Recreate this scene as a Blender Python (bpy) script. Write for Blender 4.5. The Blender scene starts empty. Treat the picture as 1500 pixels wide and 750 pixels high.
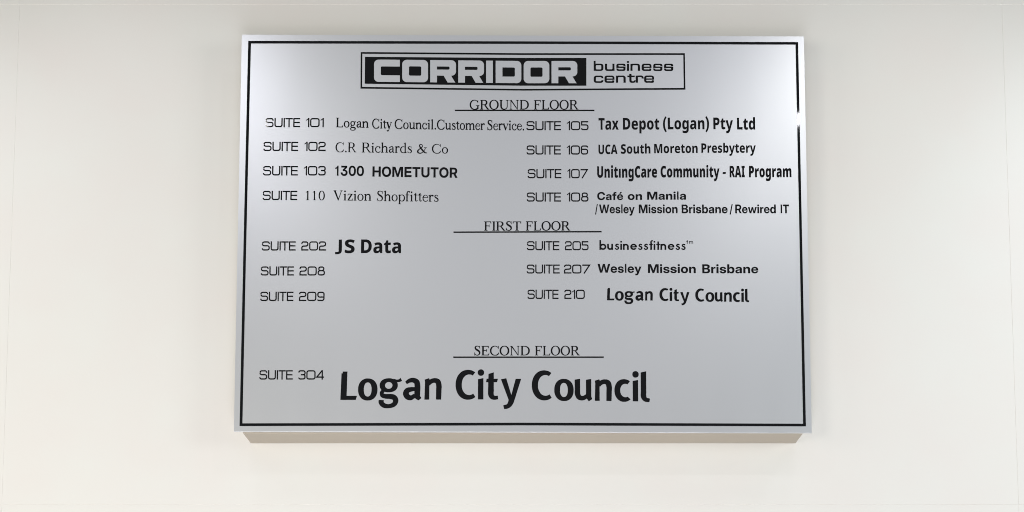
import bpy, bmesh, math, random
from mathutils import Vector

SC = bpy.context.scene
COL = SC.collection
R = math.radians

# ------------------------------------------------------------------ camera
cam = bpy.data.cameras.new("camera")
cam.sensor_width = 36.0
cam.lens = 31.2
cam.shift_x = -0.01467
cam.shift_y = 0.47867
cam.clip_end = 200
camo = bpy.data.objects.new("camera", cam)
COL.objects.link(camo)
camo.location = (0.00881, -1.85591, 1.5)
camo.rotation_euler = (R(93.4), 0, 0)
SC.camera = camo
SC.cycles.filter_width = 1.0      # a crisp phone picture

# ------------------------------------------------------------------ light
SC.view_settings.view_transform = 'Standard'
SC.view_settings.look = 'None'
SC.view_settings.exposure = 0.06
SC.view_settings.gamma = 1.0
SC.view_settings.use_curve_mapping = False
w = bpy.data.worlds.new("World")
SC.world = w
w.use_nodes = True
bg = w.node_tree.nodes["Background"]
bg.inputs[0].default_value = (0.975, 0.993, 1.0, 1)
bg.inputs[1].default_value = 0.02


def lamp(name, loc, aim, size, watts, col, shape='DISK', size_y=None):
    l = bpy.data.lights.new(name, 'AREA')
    l.shape = shape
    l.size = size
    if size_y:
        l.size_y = size_y
    l.energy = watts
    l.color = col
    o = bpy.data.objects.new(name, l)
    COL.objects.link(o)
    o.location = loc
    d = Vector(aim) - Vector(loc)
    o.rotation_euler = d.to_track_quat('-Z', 'Y').to_euler()
    return o


def spot(name, loc, aim, cone, watts, col):
    l = bpy.data.lights.new(name, 'SPOT')
    l.energy = watts
    l.color = col
    l.spot_size = R(cone)
    l.spot_blend = 1.0
    l.shadow_soft_size = 0.12
    o = bpy.data.objects.new(name, l)
    COL.objects.link(o)
    o.location = loc
    o.rotation_euler = (Vector(aim) - Vector(loc)).to_track_quat('-Z', 'Y').to_euler()
    return o


# added soft fill lights, fitted to the tones of wall and metal
for loc, s, e, c in (((-1.6, -2.2, 1.6), 0.9, 17.5, (1.0, 0.975, 0.88)),
                     ((-2.4, -1.4, 2.4), 0.8, 10.5, (1.0, 0.99, 0.90)),
                     ((2.4, -1.4, 2.4), 0.8, 20.0, (0.94, 1.0, 0.99)),
                     ((0.0, -1.6, 0.6), 1.0, 22.5, (0.87, 0.89, 1.0)),
                     ((0.0, -2.6, 0.6), 1.2, 27.0, (1.0, 0.92, 0.80)),
                     ((0.0, -3.0, 4.6), 2.5, 15.0, (0.95, 0.96, 1.0))):
    lamp("fill_light", loc, (loc[0] * 0.4, 0, 2.4), s, e, c, 'RECTANGLE', s)
# added spots above the wall on both sides, to shape its brightness
spot("fill_spot", (1.5, -0.6, 3.6), (1.575, 0, 1.8), 100, 22.0, (0.82, 0.89, 1.0))
spot("fill_spot", (0.9, -0.6, 3.6), (0.945, 0, 1.8), 100, 6.5, (1.0, 1.0, 0.97))
spot("fill_spot", (-0.9, -0.6, 3.6), (-0.945, 0, 1.8), 100, 7.2, (0.92, 0.92, 1.0))
spot("fill_spot", (-1.5, -0.6, 3.6), (-1.575, 0, 1.8), 100, 10.5, (0.90, 0.93, 1.0))
# two small ceiling lamps that mirror in the satin metal and in the black vinyl
lamp("ceiling_lamp", (1.070, -1.572, 4.150), (0.45, 0, 2.8), 0.04, 2.7, (0.95, 0.955, 1.0))
lamp("ceiling_lamp", (-1.026, -1.572, 4.130), (-0.45, 0, 2.8), 0.04, 1.75, (1.0, 0.98, 0.93))

# ------------------------------------------------------------------ materials


def mat(name, col, rough=0.5, metal=0.0, spec=0.5):
    m = bpy.data.materials.new(name)
    m.use_nodes = True
    b = m.node_tree.nodes["Principled BSDF"]
    b.inputs["Base Color"].default_value = (*col, 1)
    b.inputs["Roughness"].default_value = rough
    b.inputs["Metallic"].default_value = metal
    b.inputs["Specular IOR Level"].default_value = spec
    return m


def add_bump(m, scale, strength, dist, stretch=(1, 1, 1), detail=4):
    nt = m.node_tree
    b = nt.nodes["Principled BSDF"]
    tc = nt.nodes.new("ShaderNodeTexCoord")
    mp = nt.nodes.new("ShaderNodeMapping")
    mp.inputs["Scale"].default_value = stretch
    nz = nt.nodes.new("ShaderNodeTexNoise")
    nz.inputs["Scale"].default_value = scale
    nz.inputs["Detail"].default_value = detail
    bp = nt.nodes.new("ShaderNodeBump")
    bp.inputs["Strength"].default_value = strength
    bp.inputs["Distance"].default_value = dist
    nt.links.new(tc.outputs["Object"], mp.inputs[0])
    nt.links.new(mp.outputs[0], nz.inputs["Vector"])
    nt.links.new(nz.outputs["Fac"], bp.inputs["Height"])
    nt.links.new(bp.outputs[0], b.inputs["Normal"])
    return nz


M_WALL = mat("painted_wall", (0.80, 0.785, 0.755), 0.65, spec=0.3)
add_bump(M_WALL, 220, 0.12, 0.0006)
# slight unevenness of the paint
nt = M_WALL.node_tree
tc = nt.nodes.new("ShaderNodeTexCoord")
nz = nt.nodes.new("ShaderNodeTexNoise")
nz.inputs["Scale"].default_value = 5.0
nz.inputs["Detail"].default_value = 5.0
cr = nt.nodes.new("ShaderNodeValToRGB")
cr.color_ramp.elements[0].position = 0.3
cr.color_ramp.elements[0].color = (0.80, 0.772, 0.742, 1)
cr.color_ramp.elements[1].position = 0.7
cr.color_ramp.elements[1].color = (0.80, 0.798, 0.766, 1)
nt.links.new(tc.outputs["Object"], nz.inputs["Vector"])
nt.links.new(nz.outputs["Fac"], cr.inputs[0])
nt.links.new(cr.outputs[0], nt.nodes["Principled BSDF"].inputs["Base Color"])
M_METAL = mat("satin_aluminium", (0.81, 0.825, 0.85), 0.54, 1.0)
# faint unevenness of the anodised sheet
nt = M_METAL.node_tree
tc = nt.nodes.new("ShaderNodeTexCoord")
mp = nt.nodes.new("ShaderNodeMapping")
mp.inputs["Scale"].default_value = (9.0, 9.0, 1.4)
nz = nt.nodes.new("ShaderNodeTexNoise")
nz.inputs["Scale"].default_value = 2.0
nz.inputs["Detail"].default_value = 6.0
mr = nt.nodes.new("ShaderNodeMapRange")
mr.inputs[3].default_value = 0.49
mr.inputs[4].default_value = 0.52
nt.links.new(tc.outputs["Object"], mp.inputs[0])
nt.links.new(mp.outputs[0], nz.inputs["Vector"])
nt.links.new(nz.outputs["Fac"], mr.inputs[0])
nt.links.new(mr.outputs[0], nt.nodes["Principled BSDF"].inputs["Roughness"])
M_BOX = mat("painted_backing", (0.515, 0.465, 0.395), 0.7, spec=0.3)
M_VINYL = mat("black_vinyl", (0.010, 0.0105, 0.012), 0.04, spec=0.02)

# ---- lettering outlines: 700 units = cap height; "advance|contour|contour"
GLYPHS = {'square_light': {'0': '740|625,52 650,83 667,118 677,157 680,191 680,509 678,541 674,559 666,585 650,617 628,645 597,670 562,687 523,697 489,700 '
                       '191,700 159,698 141,694 115,686 83,670 55,648 30,617 13,582 3,543 0,509 0,191 2,159 6,141 14,115 30,83 52,55 83,30 118,13 '
                       '157,3 191,0 489,0 521,2 539,6 565,14 597,30|119,118 108,133 100,149 94,171 92,195 92,513 94,529 100,551 108,567 118,581 '
                       '133,592 149,600 171,606 195,608 493,608 509,606 531,600 547,592 561,582 572,567 580,551 586,529 588,505 588,187 586,171 '
                       '580,149 572,133 562,119 547,108 531,100 509,94 485,92 187,92 171,94 149,100 133,108',
                  '1': '290|237,0 238,1 238,661 238,663 242,667 238,675 238,699 237,700 217,700 207,712 191,700 147,700 146,699 146,665 145,664 '
                       '-8,543 26,499 29,498 145,590 146,589 146,1 147,0',
                  '2': '590|539,0 540,1 540,91 539,92 93,92 92,93 92,201 94,223 98,239 105,253 112,263 125,274 139,282 157,287 171,288 173,290 '
                       '291,294 295,296 337,296 339,298 349,298 387,302 421,312 441,322 459,332 488,357 511,387 520,405 527,421 538,461 540,495 '
                       '540,509 537,543 527,582 510,617 488,645 457,670 422,687 381,698 349,700 153,700 131,698 101,690 69,674 47,656 28,633 11,601 '
                       '2,569 0,539 0,515 1,514 91,514 92,515 92,535 94,557 98,569 104,581 110,589 119,596 131,602 143,606 165,608 353,608 369,606 '
                       '393,599 411,590 421,582 430,571 440,551 446,529 448,505 446,475 440,451 432,435 428,429 421,421 407,409 387,398 365,392 '
                       '337,390 335,388 173,382 137,378 105,368 77,353 69,347 47,328 27,302 14,277 10,267 2,235 0,205 0,1 1,0',
                  '3': '590|59,26 65,22 89,10 119,2 137,0 349,0 381,2 422,13 457,30 485,52 510,83 527,118 537,157 540,191 540,247 538,271 528,307 '
                       '513,336 490,365 514,395 528,423 534,443 538,459 540,491 540,519 538,551 528,589 512,621 490,649 461,672 429,688 391,698 '
                       '367,700 161,700 131,698 100,689 69,674 47,656 26,631 11,600 2,569 0,539 0,535 1,534 55,534 91,532 94,553 96,565 104,581 '
                       '111,590 121,597 135,604 143,606 165,608 355,608 379,606 396,601 411,594 423,584 434,571 441,556 446,539 448,515 448,485 '
                       '446,483 446,473 442,457 434,441 424,431 413,422 401,417 385,412 363,412 361,410 191,410 190,409 190,321 191,318 369,318 '
                       '385,318 401,313 413,308 428,295 434,289 442,273 446,257 448,235 448,195 446,171 440,149 430,129 421,118 407,108 391,100 '
                       '369,94 345,92 149,92 131,94 123,96 114,101 106,107 100,115 96,123 92,141 92,151 91,152 55,150 1,150 0,149 0,145 2,119 10,89 '
                       '22,65 26,59 40,43',
                  '4': '600|475,700 395,700 385,708 382,707 -52,149 -58,139 383,138 384,137 384,1 385,0 475,0 476,1 476,137 477,138 560,139 560,229 '
                       '559,230 477,230 476,233 476,699|383,558 384,555 384,231 130,231 130,233 136,241',
                  '5': '590|1,700 0,699 0,365 1,364 345,364 369,362 391,356 407,348 421,338 430,327 442,303 446,285 448,261 448,187 446,171 440,149 '
                       '432,133 422,119 407,108 391,100 369,94 345,92 141,92 123,96 114,101 106,107 100,115 96,123 92,141 92,151 91,152 55,150 1,150 '
                       '0,149 0,145 2,119 10,89 22,65 40,43 65,22 89,10 119,2 137,0 349,0 381,2 422,13 457,30 485,52 510,83 527,118 537,157 540,191 '
                       '540,265 538,297 527,338 510,373 488,401 457,426 422,443 383,453 349,456 93,456 92,457 92,607 93,608 519,608 520,609 520,699 '
                       '519,700',
                  '6': '590|422,13 457,30 488,55 511,85 527,118 534,141 538,159 540,191 540,255 538,287 527,328 510,363 488,391 457,416 422,433 '
                       '383,443 349,446 93,446 92,447 92,505 94,529 100,551 108,567 118,581 129,590 153,602 171,606 195,608 385,608 403,606 413,604 '
                       '425,598 431,592 438,585 444,573 446,563 448,543 449,542 485,544 539,544 540,545 540,549 538,575 528,611 516,635 500,655 '
                       '475,676 445,690 415,698 389,700 191,700 157,697 117,687 85,671 79,667 52,645 33,621 29,615 13,582 3,543 0,509 0,191 3,157 '
                       '13,117 30,83 55,52 85,29 118,13 141,6 159,2 191,0 349,0 383,3|92,353 93,354 345,354 369,352 387,348 407,338 421,328 432,313 '
                       '440,297 446,275 448,251 448,195 446,171 440,149 432,133 421,118 405,107 387,98 369,94 353,92 187,92 171,94 153,98 133,108 '
                       '119,118 108,133 100,149 94,171 92,195',
                  '7': '560|159,-24 606,691 610,699 609,700 1,700 0,699 0,609 1,608 443,608 444,607 82,25 87,20',
                  '8': '590|391,688 355,698 323,700 217,700 185,698 155,690 149,688 121,674 93,652 70,623 57,595 48,563 46,549 46,517 44,513 46,479 '
                       '48,477 48,467 56,435 72,403 82,391 53,367 32,341 29,337 12,303 2,263 0,237 0,191 2,159 13,118 29,85 33,79 52,55 79,33 85,29 '
                       '117,13 157,3 191,0 349,0 381,2 399,6 422,13 455,29 485,52 510,83 527,117 537,157 540,191 540,229 538,263 536,271 528,303 '
                       '511,337 487,367 458,391 468,403 484,435 492,467 494,497 494,533 492,563 483,595 470,623 450,649 447,652 420,673|100,273 '
                       '108,289 114,297 121,304 131,312 149,321 173,327 191,328 349,328 367,327 391,321 409,312 422,301 432,289 442,267 446,251 '
                       '446,237 448,235 448,195 446,171 440,149 430,129 422,119 411,110 391,100 369,94 345,92 195,92 171,94 149,100 133,108 118,119 '
                       '108,133 98,153 94,171 92,187 92,225 94,251|397,561 402,545 402,529 402,491 402,485 398,469 390,453 382,443 371,434 355,426 '
                       '339,422 315,420 225,420 201,422 181,428 169,434 163,439 158,443 150,453 142,469 138,485 136,521 138,523 138,545 143,561 '
                       '148,573 157,584 167,594 183,602 199,606 221,608 319,608 341,606 357,602 373,594 383,584 389,577',
                  '9': '590|117,687 83,670 52,645 29,615 13,582 4,551 2,541 0,509 0,445 2,413 13,372 30,337 52,309 83,284 118,267 157,257 191,254 '
                       '447,254 448,253 448,195 446,171 439,147 432,133 422,119 407,108 393,101 369,94 345,92 109,92 99,94 95,97 92,103 92,111 '
                       '91,112 55,110 1,110 0,109 0,105 2,89 7,67 18,45 29,32 35,26 49,16 65,8 89,2 105,0 349,0 383,3 423,13 455,29 461,33 485,52 '
                       '507,79 511,85 527,118 537,157 540,191 540,509 537,543 527,583 510,617 485,648 455,671 422,687 399,694 381,698 349,700 '
                       '191,700 157,697|448,347 447,346 195,346 171,348 153,352 133,362 119,372 108,387 100,403 94,425 92,449 92,505 94,529 100,551 '
                       '108,567 119,582 135,593 153,602 171,606 187,608 353,608 369,606 387,602 407,592 421,582 432,567 440,551 446,529 448,505',
                  'E': '540|489,0 490,1 490,91 489,92 93,92 92,93 92,311 93,312 469,312 470,313 470,403 469,404 93,404 92,405 92,607 93,608 489,608 '
                       '490,609 490,699 489,700 1,700 0,699 0,1 1,0',
                  'I': '125|1,0 91,0 92,1 92,699 91,700 1,700 0,699 0,1',
                  'S': '640|71,26 103,11 135,2 157,0 393,0 427,2 467,12 501,29 531,53 555,83 572,117 582,155 584,187 584,241 582,243 582,257 572,295 '
                       '556,327 530,359 501,382 469,398 431,408 397,410 199,410 197,412 173,413 149,419 131,428 118,439 108,451 100,467 94,491 '
                       '88,509 100,551 110,571 118,581 129,590 153,602 171,606 195,608 409,608 431,606 447,602 463,594 476,581 482,573 487,561 '
                       '492,545 493,504 583,504 584,505 584,549 582,563 573,595 560,623 540,649 537,652 510,673 481,688 445,698 413,700 191,700 '
                       '157,697 118,687 83,670 55,648 45,636 41,644 40,631 30,617 13,583 4,547 5,544 37,540 40,537 40,481 31,478 9,476 5,474 4,473 '
                       '12,437 29,403 40,389 41,376 45,382 53,373 83,349 117,332 155,322 193,320 195,318 393,318 411,318 435,312 451,304 465,293 '
                       '478,277 486,261 488,253 492,237 492,219 492,191 491,173 485,149 476,131 465,118 451,107 431,98 415,94 401,94 399,92 169,92 '
                       '149,94 133,98 121,104 113,111 104,121 98,133 96,139 94,149 91,172 55,170 1,170 0,169 0,165 2,135 11,103 14,95 26,71 42,51 '
                       '51,42',
                  'T': '560|309,0 310,1 310,607 313,608 529,608 530,609 530,699 529,700 1,700 0,699 0,609 1,608 217,608 218,607 218,1 221,0',
                  'U': '650|1,700 0,699 0,181 2,149 12,111 28,79 50,51 79,28 111,12 149,2 181,0 411,0 437,2 473,12 507,29 534,51 556,77 572,109 '
                       '582,147 584,177 584,699 583,700 495,700 492,699 492,181 492,165 490,157 486,143 479,129 470,117 457,106 441,99 423,94 399,92 '
                       '185,92 161,94 145,98 129,106 123,110 116,117 106,129 99,144 94,161 92,185 92,699 91,700'},
 'serif_light': {'&': '780|271,695 253,688 240,679 220,661 208,645 198,629 189,607 184,589 182,573 182,557 184,537 188,521 198,491 224,433 242,401 '
                      '252,387 253,383 195,348 175,334 155,318 104,269 76,235 64,215 54,193 48,169 46,143 46,123 49,105 54,81 62,61 72,43 83,30 '
                      '97,16 121,0 133,-5 161,-16 185,-22 209,-26 239,-28 265,-28 301,-22 335,-12 371,4 403,22 431,42 457,66 483,92 485,92 529,55 '
                      '563,31 589,16 615,6 641,0 663,0 693,6 727,18 741,21 742,23 742,53 742,57 739,60 679,67 661,72 647,80 629,94 603,118 549,175 '
                      '582,233 616,303 632,345 652,407 653,408 741,408 742,411 742,443 739,444 531,444 528,443 528,411 529,408 615,408 617,407 '
                      '580,327 533,243 518,217 515,215 490,245 422,335 372,397 372,399 404,433 422,457 429,469 436,483 444,507 448,523 450,541 '
                      '450,573 445,599 437,619 432,629 422,643 396,669 381,682 369,689 359,694 351,698 341,700 327,702 299,702|446,127 425,106 '
                      '405,89 391,78 369,65 343,52 317,42 289,36 277,34 261,34 235,40 213,48 193,59 181,66 164,81 160,85 156,93 150,113 148,121 '
                      '148,139 148,159 154,181 166,207 188,241 208,267 225,284 235,292 289,330 292,329 386,201 418,161 446,131 446,129|335,446 '
                      '332,447 321,463 310,479 294,507 280,535 274,549 269,567 266,579 266,589 270,609 276,625 282,635 291,643 303,650 313,654 '
                      '325,656 337,656 345,652 353,646 366,633 378,615 386,599 390,585 392,571 392,555 390,537 386,521 378,501 368,485 358,471',
                 '.': '230|162,69 154,79 143,90 137,94 127,98 115,100 105,100 93,98 83,94 73,86 62,75 58,69 54,59 52,47 52,37 54,25 58,15 66,5 77,-6 '
                      '83,-10 93,-14 105,-16 115,-16 127,-14 137,-10 147,-2 158,9 162,15 166,25 168,37 168,47 166,59',
                 '0': '500|239,-14 273,-14 293,-10 313,-3 329,5 347,16 362,29 382,49 395,66 408,85 424,115 432,133 444,167 454,205 460,237 462,265 '
                      '464,267 466,313 466,377 466,399 464,423 462,425 462,439 458,465 448,509 440,535 430,561 416,591 408,605 395,624 382,641 '
                      '362,661 347,674 331,684 307,696 295,700 283,702 273,704 261,704 227,704 207,700 187,693 171,685 153,674 138,661 118,641 '
                      '105,624 92,605 76,575 68,557 56,523 46,485 40,453 38,425 36,423 34,377 34,313 34,291 36,267 38,265 38,251 42,225 52,181 '
                      '60,155 70,129 84,99 92,85 105,66 118,49 138,29 153,16 169,6 193,-6 205,-10 217,-12 227,-14|255,24 237,24 225,28 205,40 194,51 '
                      '185,63 172,83 164,99 150,135 144,155 134,197 126,251 124,301 122,305 122,325 122,385 124,389 126,439 134,493 144,535 150,555 '
                      '158,577 172,607 185,627 193,637 205,650 217,658 231,664 237,666 245,666 263,666 275,662 295,650 306,639 315,627 328,607 '
                      '336,591 350,555 356,535 366,493 374,439 376,389 378,385 378,365 378,305 376,301 374,251 366,197 356,155 350,135 342,113 '
                      '328,83 315,63 307,53 295,40 283,32 269,26 263,24',
                 '1': '420|257,702 201,692 173,692 170,689 170,671 169,668 92,605 92,587 93,585 95,584 115,584 169,590 170,589 170,61 164,35 161,32 '
                      '111,24 102,21 100,19 100,1 103,-2 325,-2 327,-2 328,1 328,19 327,22 277,30 268,33 258,65 258,699',
                 'C': '700|629,706 607,706 604,705 588,641 575,628 573,628 543,654 513,674 491,686 467,696 437,706 409,712 377,716 313,716 279,712 '
                      '253,706 223,696 199,686 171,670 147,654 123,634 102,613 82,589 64,563 51,539 40,517 27,481 18,451 12,419 10,381 8,379 8,321 '
                      '10,319 12,281 18,249 30,209 40,183 51,161 64,137 82,111 102,87 123,66 147,46 171,30 199,14 223,4 261,-8 293,-14 313,-16 '
                      '329,-16 377,-16 409,-12 419,-10 420,-11 423,-18 427,-20 441,-16 483,-12 503,-8 521,-2 539,6 561,20 589,42 616,69 624,79 '
                      '636,97 654,131 653,134 631,149 630,151 630,209 629,212 621,212 618,209 607,183 594,157 580,135 568,119 554,103 533,84 511,66 '
                      '491,54 467,42 445,34 423,28 393,24 357,24 327,28 305,34 283,42 259,54 239,66 223,78 196,103 184,117 170,135 154,161 143,183 '
                      '132,207 122,237 116,261 110,293 108,319 108,367 110,407 116,439 124,469 132,493 143,517 154,539 170,565 182,581 196,597 '
                      '217,616 239,634 259,646 283,658 305,666 327,672 357,676 371,676 393,676 423,672 445,666 467,658 491,646 511,634 533,616 '
                      '554,597 568,581 570,577 598,499 601,498 629,498 630,501 630,703',
                 'R': '690|33,702 32,699 32,679 78,667 86,639 86,61 78,33 32,21 32,-1 35,-2 239,-2 242,-1 242,21 202,33 193,63 192,327 195,328 '
                      '321,328 324,327 328,321 544,-1 545,-2 691,-2 692,1 692,29 689,30 643,30 640,31 408,333 408,335 429,340 459,352 481,364 '
                      '497,376 510,387 529,411 540,429 550,455 556,483 556,497 556,541 552,569 546,587 538,605 524,627 510,643 497,654 481,666 '
                      '469,673 451,682 415,694 377,700 343,702|193,368 192,661 195,662 335,662 355,658 367,654 383,646 395,637 410,623 420,609 '
                      '427,595 436,573 440,557 442,539 442,499 440,473 436,457 427,435 420,421 410,407 397,394 383,384 367,376 345,370 327,368',
                 'S': '540|57,-14 75,-14 78,-11 90,71 93,74 102,59 112,45 126,31 141,18 165,4 193,-6 225,-14 257,-16 277,-16 303,-12 331,-4 359,9 '
                      '383,22 401,34 421,50 436,65 442,73 458,97 470,123 480,155 484,177 486,199 486,211 482,241 474,269 465,289 450,317 439,333 '
                      '423,354 402,375 383,392 351,414 321,432 283,458 229,489 205,506 188,525 172,549 166,563 164,575 164,593 168,613 172,625 '
                      '178,637 191,650 215,663 231,670 251,676 277,680 305,676 331,667 353,658 377,644 394,629 402,619 406,611 424,555 425,554 '
                      '430,553 438,499 441,498 459,498 460,501 460,507 460,525 458,529 458,579 456,581 454,685 452,687 452,703 451,714 433,714 '
                      '430,713 415,667 413,664 393,680 377,689 361,697 331,710 303,718 283,720 261,720 235,720 197,716 177,712 157,706 143,699 '
                      '133,693 123,686 114,677 106,667 94,649 86,633 76,605 70,573 70,555 72,533 76,519 84,497 97,473 112,449 126,431 151,406 '
                      '185,381 229,352 247,338 319,292 332,281 344,269 360,251 371,235 382,217 386,207 390,185 390,159 387,139 384,125 380,113 '
                      '374,101 362,83 352,71 329,50 315,41 303,34 279,26 267,24 245,24 223,27 201,32 179,40 161,50 146,63 137,75 126,91 107,127 '
                      '100,145 90,183 84,187 80,215 77,216 59,216 58,213 58,189 58,141 56,139 56,37 56,-11',
                 'V': '700|12,701 12,679 39,672 41,669 332,-9 335,-12 373,-12 402,73 586,635 587,636 605,636 608,637 615,663 617,668 661,678 662,681 '
                      '662,701 659,702 505,702 502,701 502,681 503,678 545,670 547,667 375,138 368,153 174,667 175,670 221,678 222,681 222,701 '
                      '219,702 15,702',
                 'a': '450|429,20 430,23 426,43 423,48 421,50 415,50 395,46 385,47 381,49 375,56 368,67 368,71 370,91 370,339 366,353 361,385 '
                      '356,405 348,421 339,432 327,444 315,452 305,457 287,464 261,470 241,472 215,470 191,466 177,461 159,454 149,448 139,440 '
                      '115,415 91,413 79,408 73,404 62,391 57,379 54,365 58,347 66,333 79,322 93,316 113,316 123,318 131,322 137,326 148,339 154,353 '
                      '154,371 152,383 146,393 150,399 161,410 169,416 177,420 201,428 215,430 229,430 245,426 255,420 268,409 275,399 280,389 '
                      '282,365 282,303 282,301 277,299 221,284 195,276 113,245 97,238 83,229 71,220 58,207 44,187 36,169 30,147 28,133 28,117 30,97 '
                      '36,77 45,61 50,53 66,35 87,16 103,6 117,0 131,-3 145,-4 161,-4 177,-2 207,8 219,14 231,22 255,42 287,74 289,73 294,53 299,43 '
                      '304,35 321,18 333,11 343,6 367,0 381,0 391,2 401,6|282,261 282,115 277,113 265,105 223,75 213,69 199,62 181,60 167,60 157,62 '
                      '148,67 141,73 131,85 123,97 118,107 116,119 118,137 122,151 128,163 151,186 167,198 209,226 247,246 281,262',
                 'c': '440|335,10 349,19 375,40 390,55 396,63 396,67 398,71 409,87 416,101 423,123 424,125 422,127 403,137 401,136 382,107 361,86 '
                      '341,70 329,62 307,51 295,46 247,34 241,30 227,32 203,40 187,48 175,56 150,77 132,99 122,115 114,131 102,161 94,197 92,213 '
                      '92,239 95,269 100,295 106,315 119,343 132,365 150,387 167,402 187,416 203,424 227,432 241,434 275,434 289,432 313,424 329,416 '
                      '347,403 345,402 335,400 329,397 321,392 315,386 310,381 305,373 302,367 300,355 300,345 302,333 310,319 321,308 327,304 '
                      '335,300 343,298 361,298 375,303 383,308 388,313 398,325 402,333 404,341 404,355 402,367 396,377 396,393 390,401 375,416 '
                      '361,428 343,440 329,448 313,455 289,463 255,470 215,470 181,463 157,455 137,446 109,428 95,416 80,401 70,389 56,369 46,351 '
                      '36,329 30,313 24,291 20,269 18,237 18,205 20,187 24,165 30,143 36,127 46,105 56,87 64,75 80,55 95,40 109,28 137,10 157,1 '
                      '181,-7 201,-12 215,-14 253,-14 257,-16 307,-2 323,4',
                 'd': '520|433,740 429,740 373,722 347,722 346,715 343,712 295,698 288,695 288,679 289,676 343,660 346,657 346,445 345,443 319,456 '
                      '301,462 283,466 261,470 219,470 187,464 161,456 129,440 111,428 99,418 82,401 68,385 50,357 38,333 31,313 25,291 20,269 '
                      '18,237 18,205 20,187 25,165 31,143 38,123 47,105 57,88 68,71 82,55 99,38 111,28 129,16 161,0 187,-8 219,-14 261,-14 283,-10 '
                      '301,-6 319,0 345,13 346,11 346,-11 346,-13 349,-14 489,9 496,11 496,27 495,30 435,61 434,63 434,737|302,35 287,30 275,28 '
                      '249,28 237,30 222,35 209,40 197,46 179,58 162,75 153,85 134,113 126,129 118,151 112,171 108,191 106,221 106,247 108,265 '
                      '112,285 118,305 126,327 134,343 153,371 162,381 179,398 197,410 213,418 231,424 249,428 275,428 287,426 302,421 327,410 '
                      '345,398 346,395 346,61 345,58 327,46',
                 'e': '450|247,470 221,470 195,468 171,462 149,454 137,448 117,436 93,416 78,401 64,383 46,353 36,331 30,313 25,293 20,269 18,251 '
                      '18,219 20,187 25,163 30,143 38,121 46,103 64,73 78,55 93,40 107,28 123,16 149,2 169,-5 185,-10 209,-14 235,-14 253,-12 '
                      '257,-16 319,2 339,12 361,28 376,43 398,71 409,91 422,125 419,128 405,135 401,137 399,136 384,113 381,112 367,112 366,111 '
                      '349,85 336,69 327,61 311,52 287,44 247,34 242,31 241,26 225,28 207,33 187,42 175,50 162,61 141,85 130,101 123,115 110,145 '
                      '100,185 98,213 98,247 98,259 101,260 433,260 435,260 436,263 431,293 426,313 418,335 410,353 400,371 378,401 363,416 349,428 '
                      '333,440 319,448 307,454 285,462 271,466|106,297 114,325 125,349 141,375 154,391 175,410 195,422 215,430 233,434 241,434 '
                      '257,434 283,427 303,418 315,410 328,399 349,375 360,359 374,331 380,315 384,297 383,296 107,296',
                 'f': '320|29,-2 227,-2 230,-1 230,19 229,22 180,33 170,65 170,433 173,434 291,434 292,437 292,469 292,471 289,472 173,472 170,473 '
                      '170,559 168,563 170,601 172,613 176,627 188,651 198,665 203,670 211,676 217,678 235,678 243,678 244,659 248,649 252,643 '
                      '260,635 265,630 273,626 285,622 301,622 313,625 325,630 338,643 344,653 346,663 346,677 344,687 338,697 325,710 317,714 '
                      '305,718 299,718 285,718 279,716 278,717 278,721 275,724 233,728 231,730 211,730 199,728 181,722 161,712 143,699 133,690 '
                      '114,671 102,653 94,635 88,613 82,563 75,562 72,559 72,473 71,472 15,472 12,469 12,437 15,434 71,434 72,433 72,61 64,33 28,21 '
                      '28,1',
                 'h': '540|3,698 2,695 2,679 3,676 57,664 58,663 58,661 58,61 51,33 19,22 16,19 16,1 18,-1 19,-2 195,-2 198,-1 198,21 165,33 156,65 '
                      '156,325 184,361 193,370 205,382 223,393 243,404 263,410 277,412 297,408 309,403 323,396 341,382 352,369 361,355 365,345 '
                      '368,333 370,281 370,61 363,33 331,22 328,19 328,1 330,-1 331,-2 509,-2 510,1 510,21 477,33 469,63 468,299 466,303 462,341 '
                      '456,367 452,379 443,397 432,415 409,442 393,455 373,468 359,474 337,480 313,482 293,482 279,482 259,478 237,470 221,462 '
                      '207,454 187,440 173,428 157,411 156,719 156,721 152,723 152,739 149,740 147,740 87,722 61,722 58,719 58,715 57,714',
                 'i': '275|173,480 31,439 26,437 26,419 27,416 81,404 82,403 82,401 82,61 74,33 38,21 38,1 39,-2 223,-2 226,-1 226,21 190,33 180,65 '
                      '180,449 180,451 176,453 176,477 176,479|184,617 188,635 187,651 184,663 176,677 171,682 165,688 151,696 133,700 117,699 '
                      '105,696 91,688 85,682 80,677 72,663 68,645 69,629 72,617 80,603 85,598 91,592 105,584 123,580 139,581 151,584 165,592 171,598 '
                      '176,603',
                 'n': '540|510,-1 510,21 477,33 468,65 468,299 466,303 462,341 458,359 452,379 443,397 436,409 426,423 412,439 397,452 387,460 '
                      '373,468 365,472 347,478 327,482 313,482 279,482 259,478 247,474 217,460 201,450 185,438 173,428 157,411 156,449 156,451 '
                      '152,453 152,477 152,479 149,480 7,439 2,437 2,419 3,416 57,404 58,403 58,401 58,61 51,33 19,22 16,19 16,1 18,-1 19,-2 195,-2 '
                      '198,-1 198,21 165,33 156,65 156,325 184,361 203,380 223,393 239,402 255,408 271,412 287,410 297,408 319,398 331,390 344,379 '
                      '358,361 364,349 368,333 370,281 370,61 363,33 331,22 328,19 328,1 330,-1 331,-2 507,-2',
                 'o': '490|217,-14 259,-14 275,-12 301,-6 319,0 351,16 371,30 379,38 398,57 412,73 426,95 436,115 446,141 452,163 458,203 458,253 '
                      '456,255 456,271 450,301 444,321 436,341 426,361 409,386 398,399 379,418 371,426 351,440 319,456 301,462 275,468 259,470 '
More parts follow.
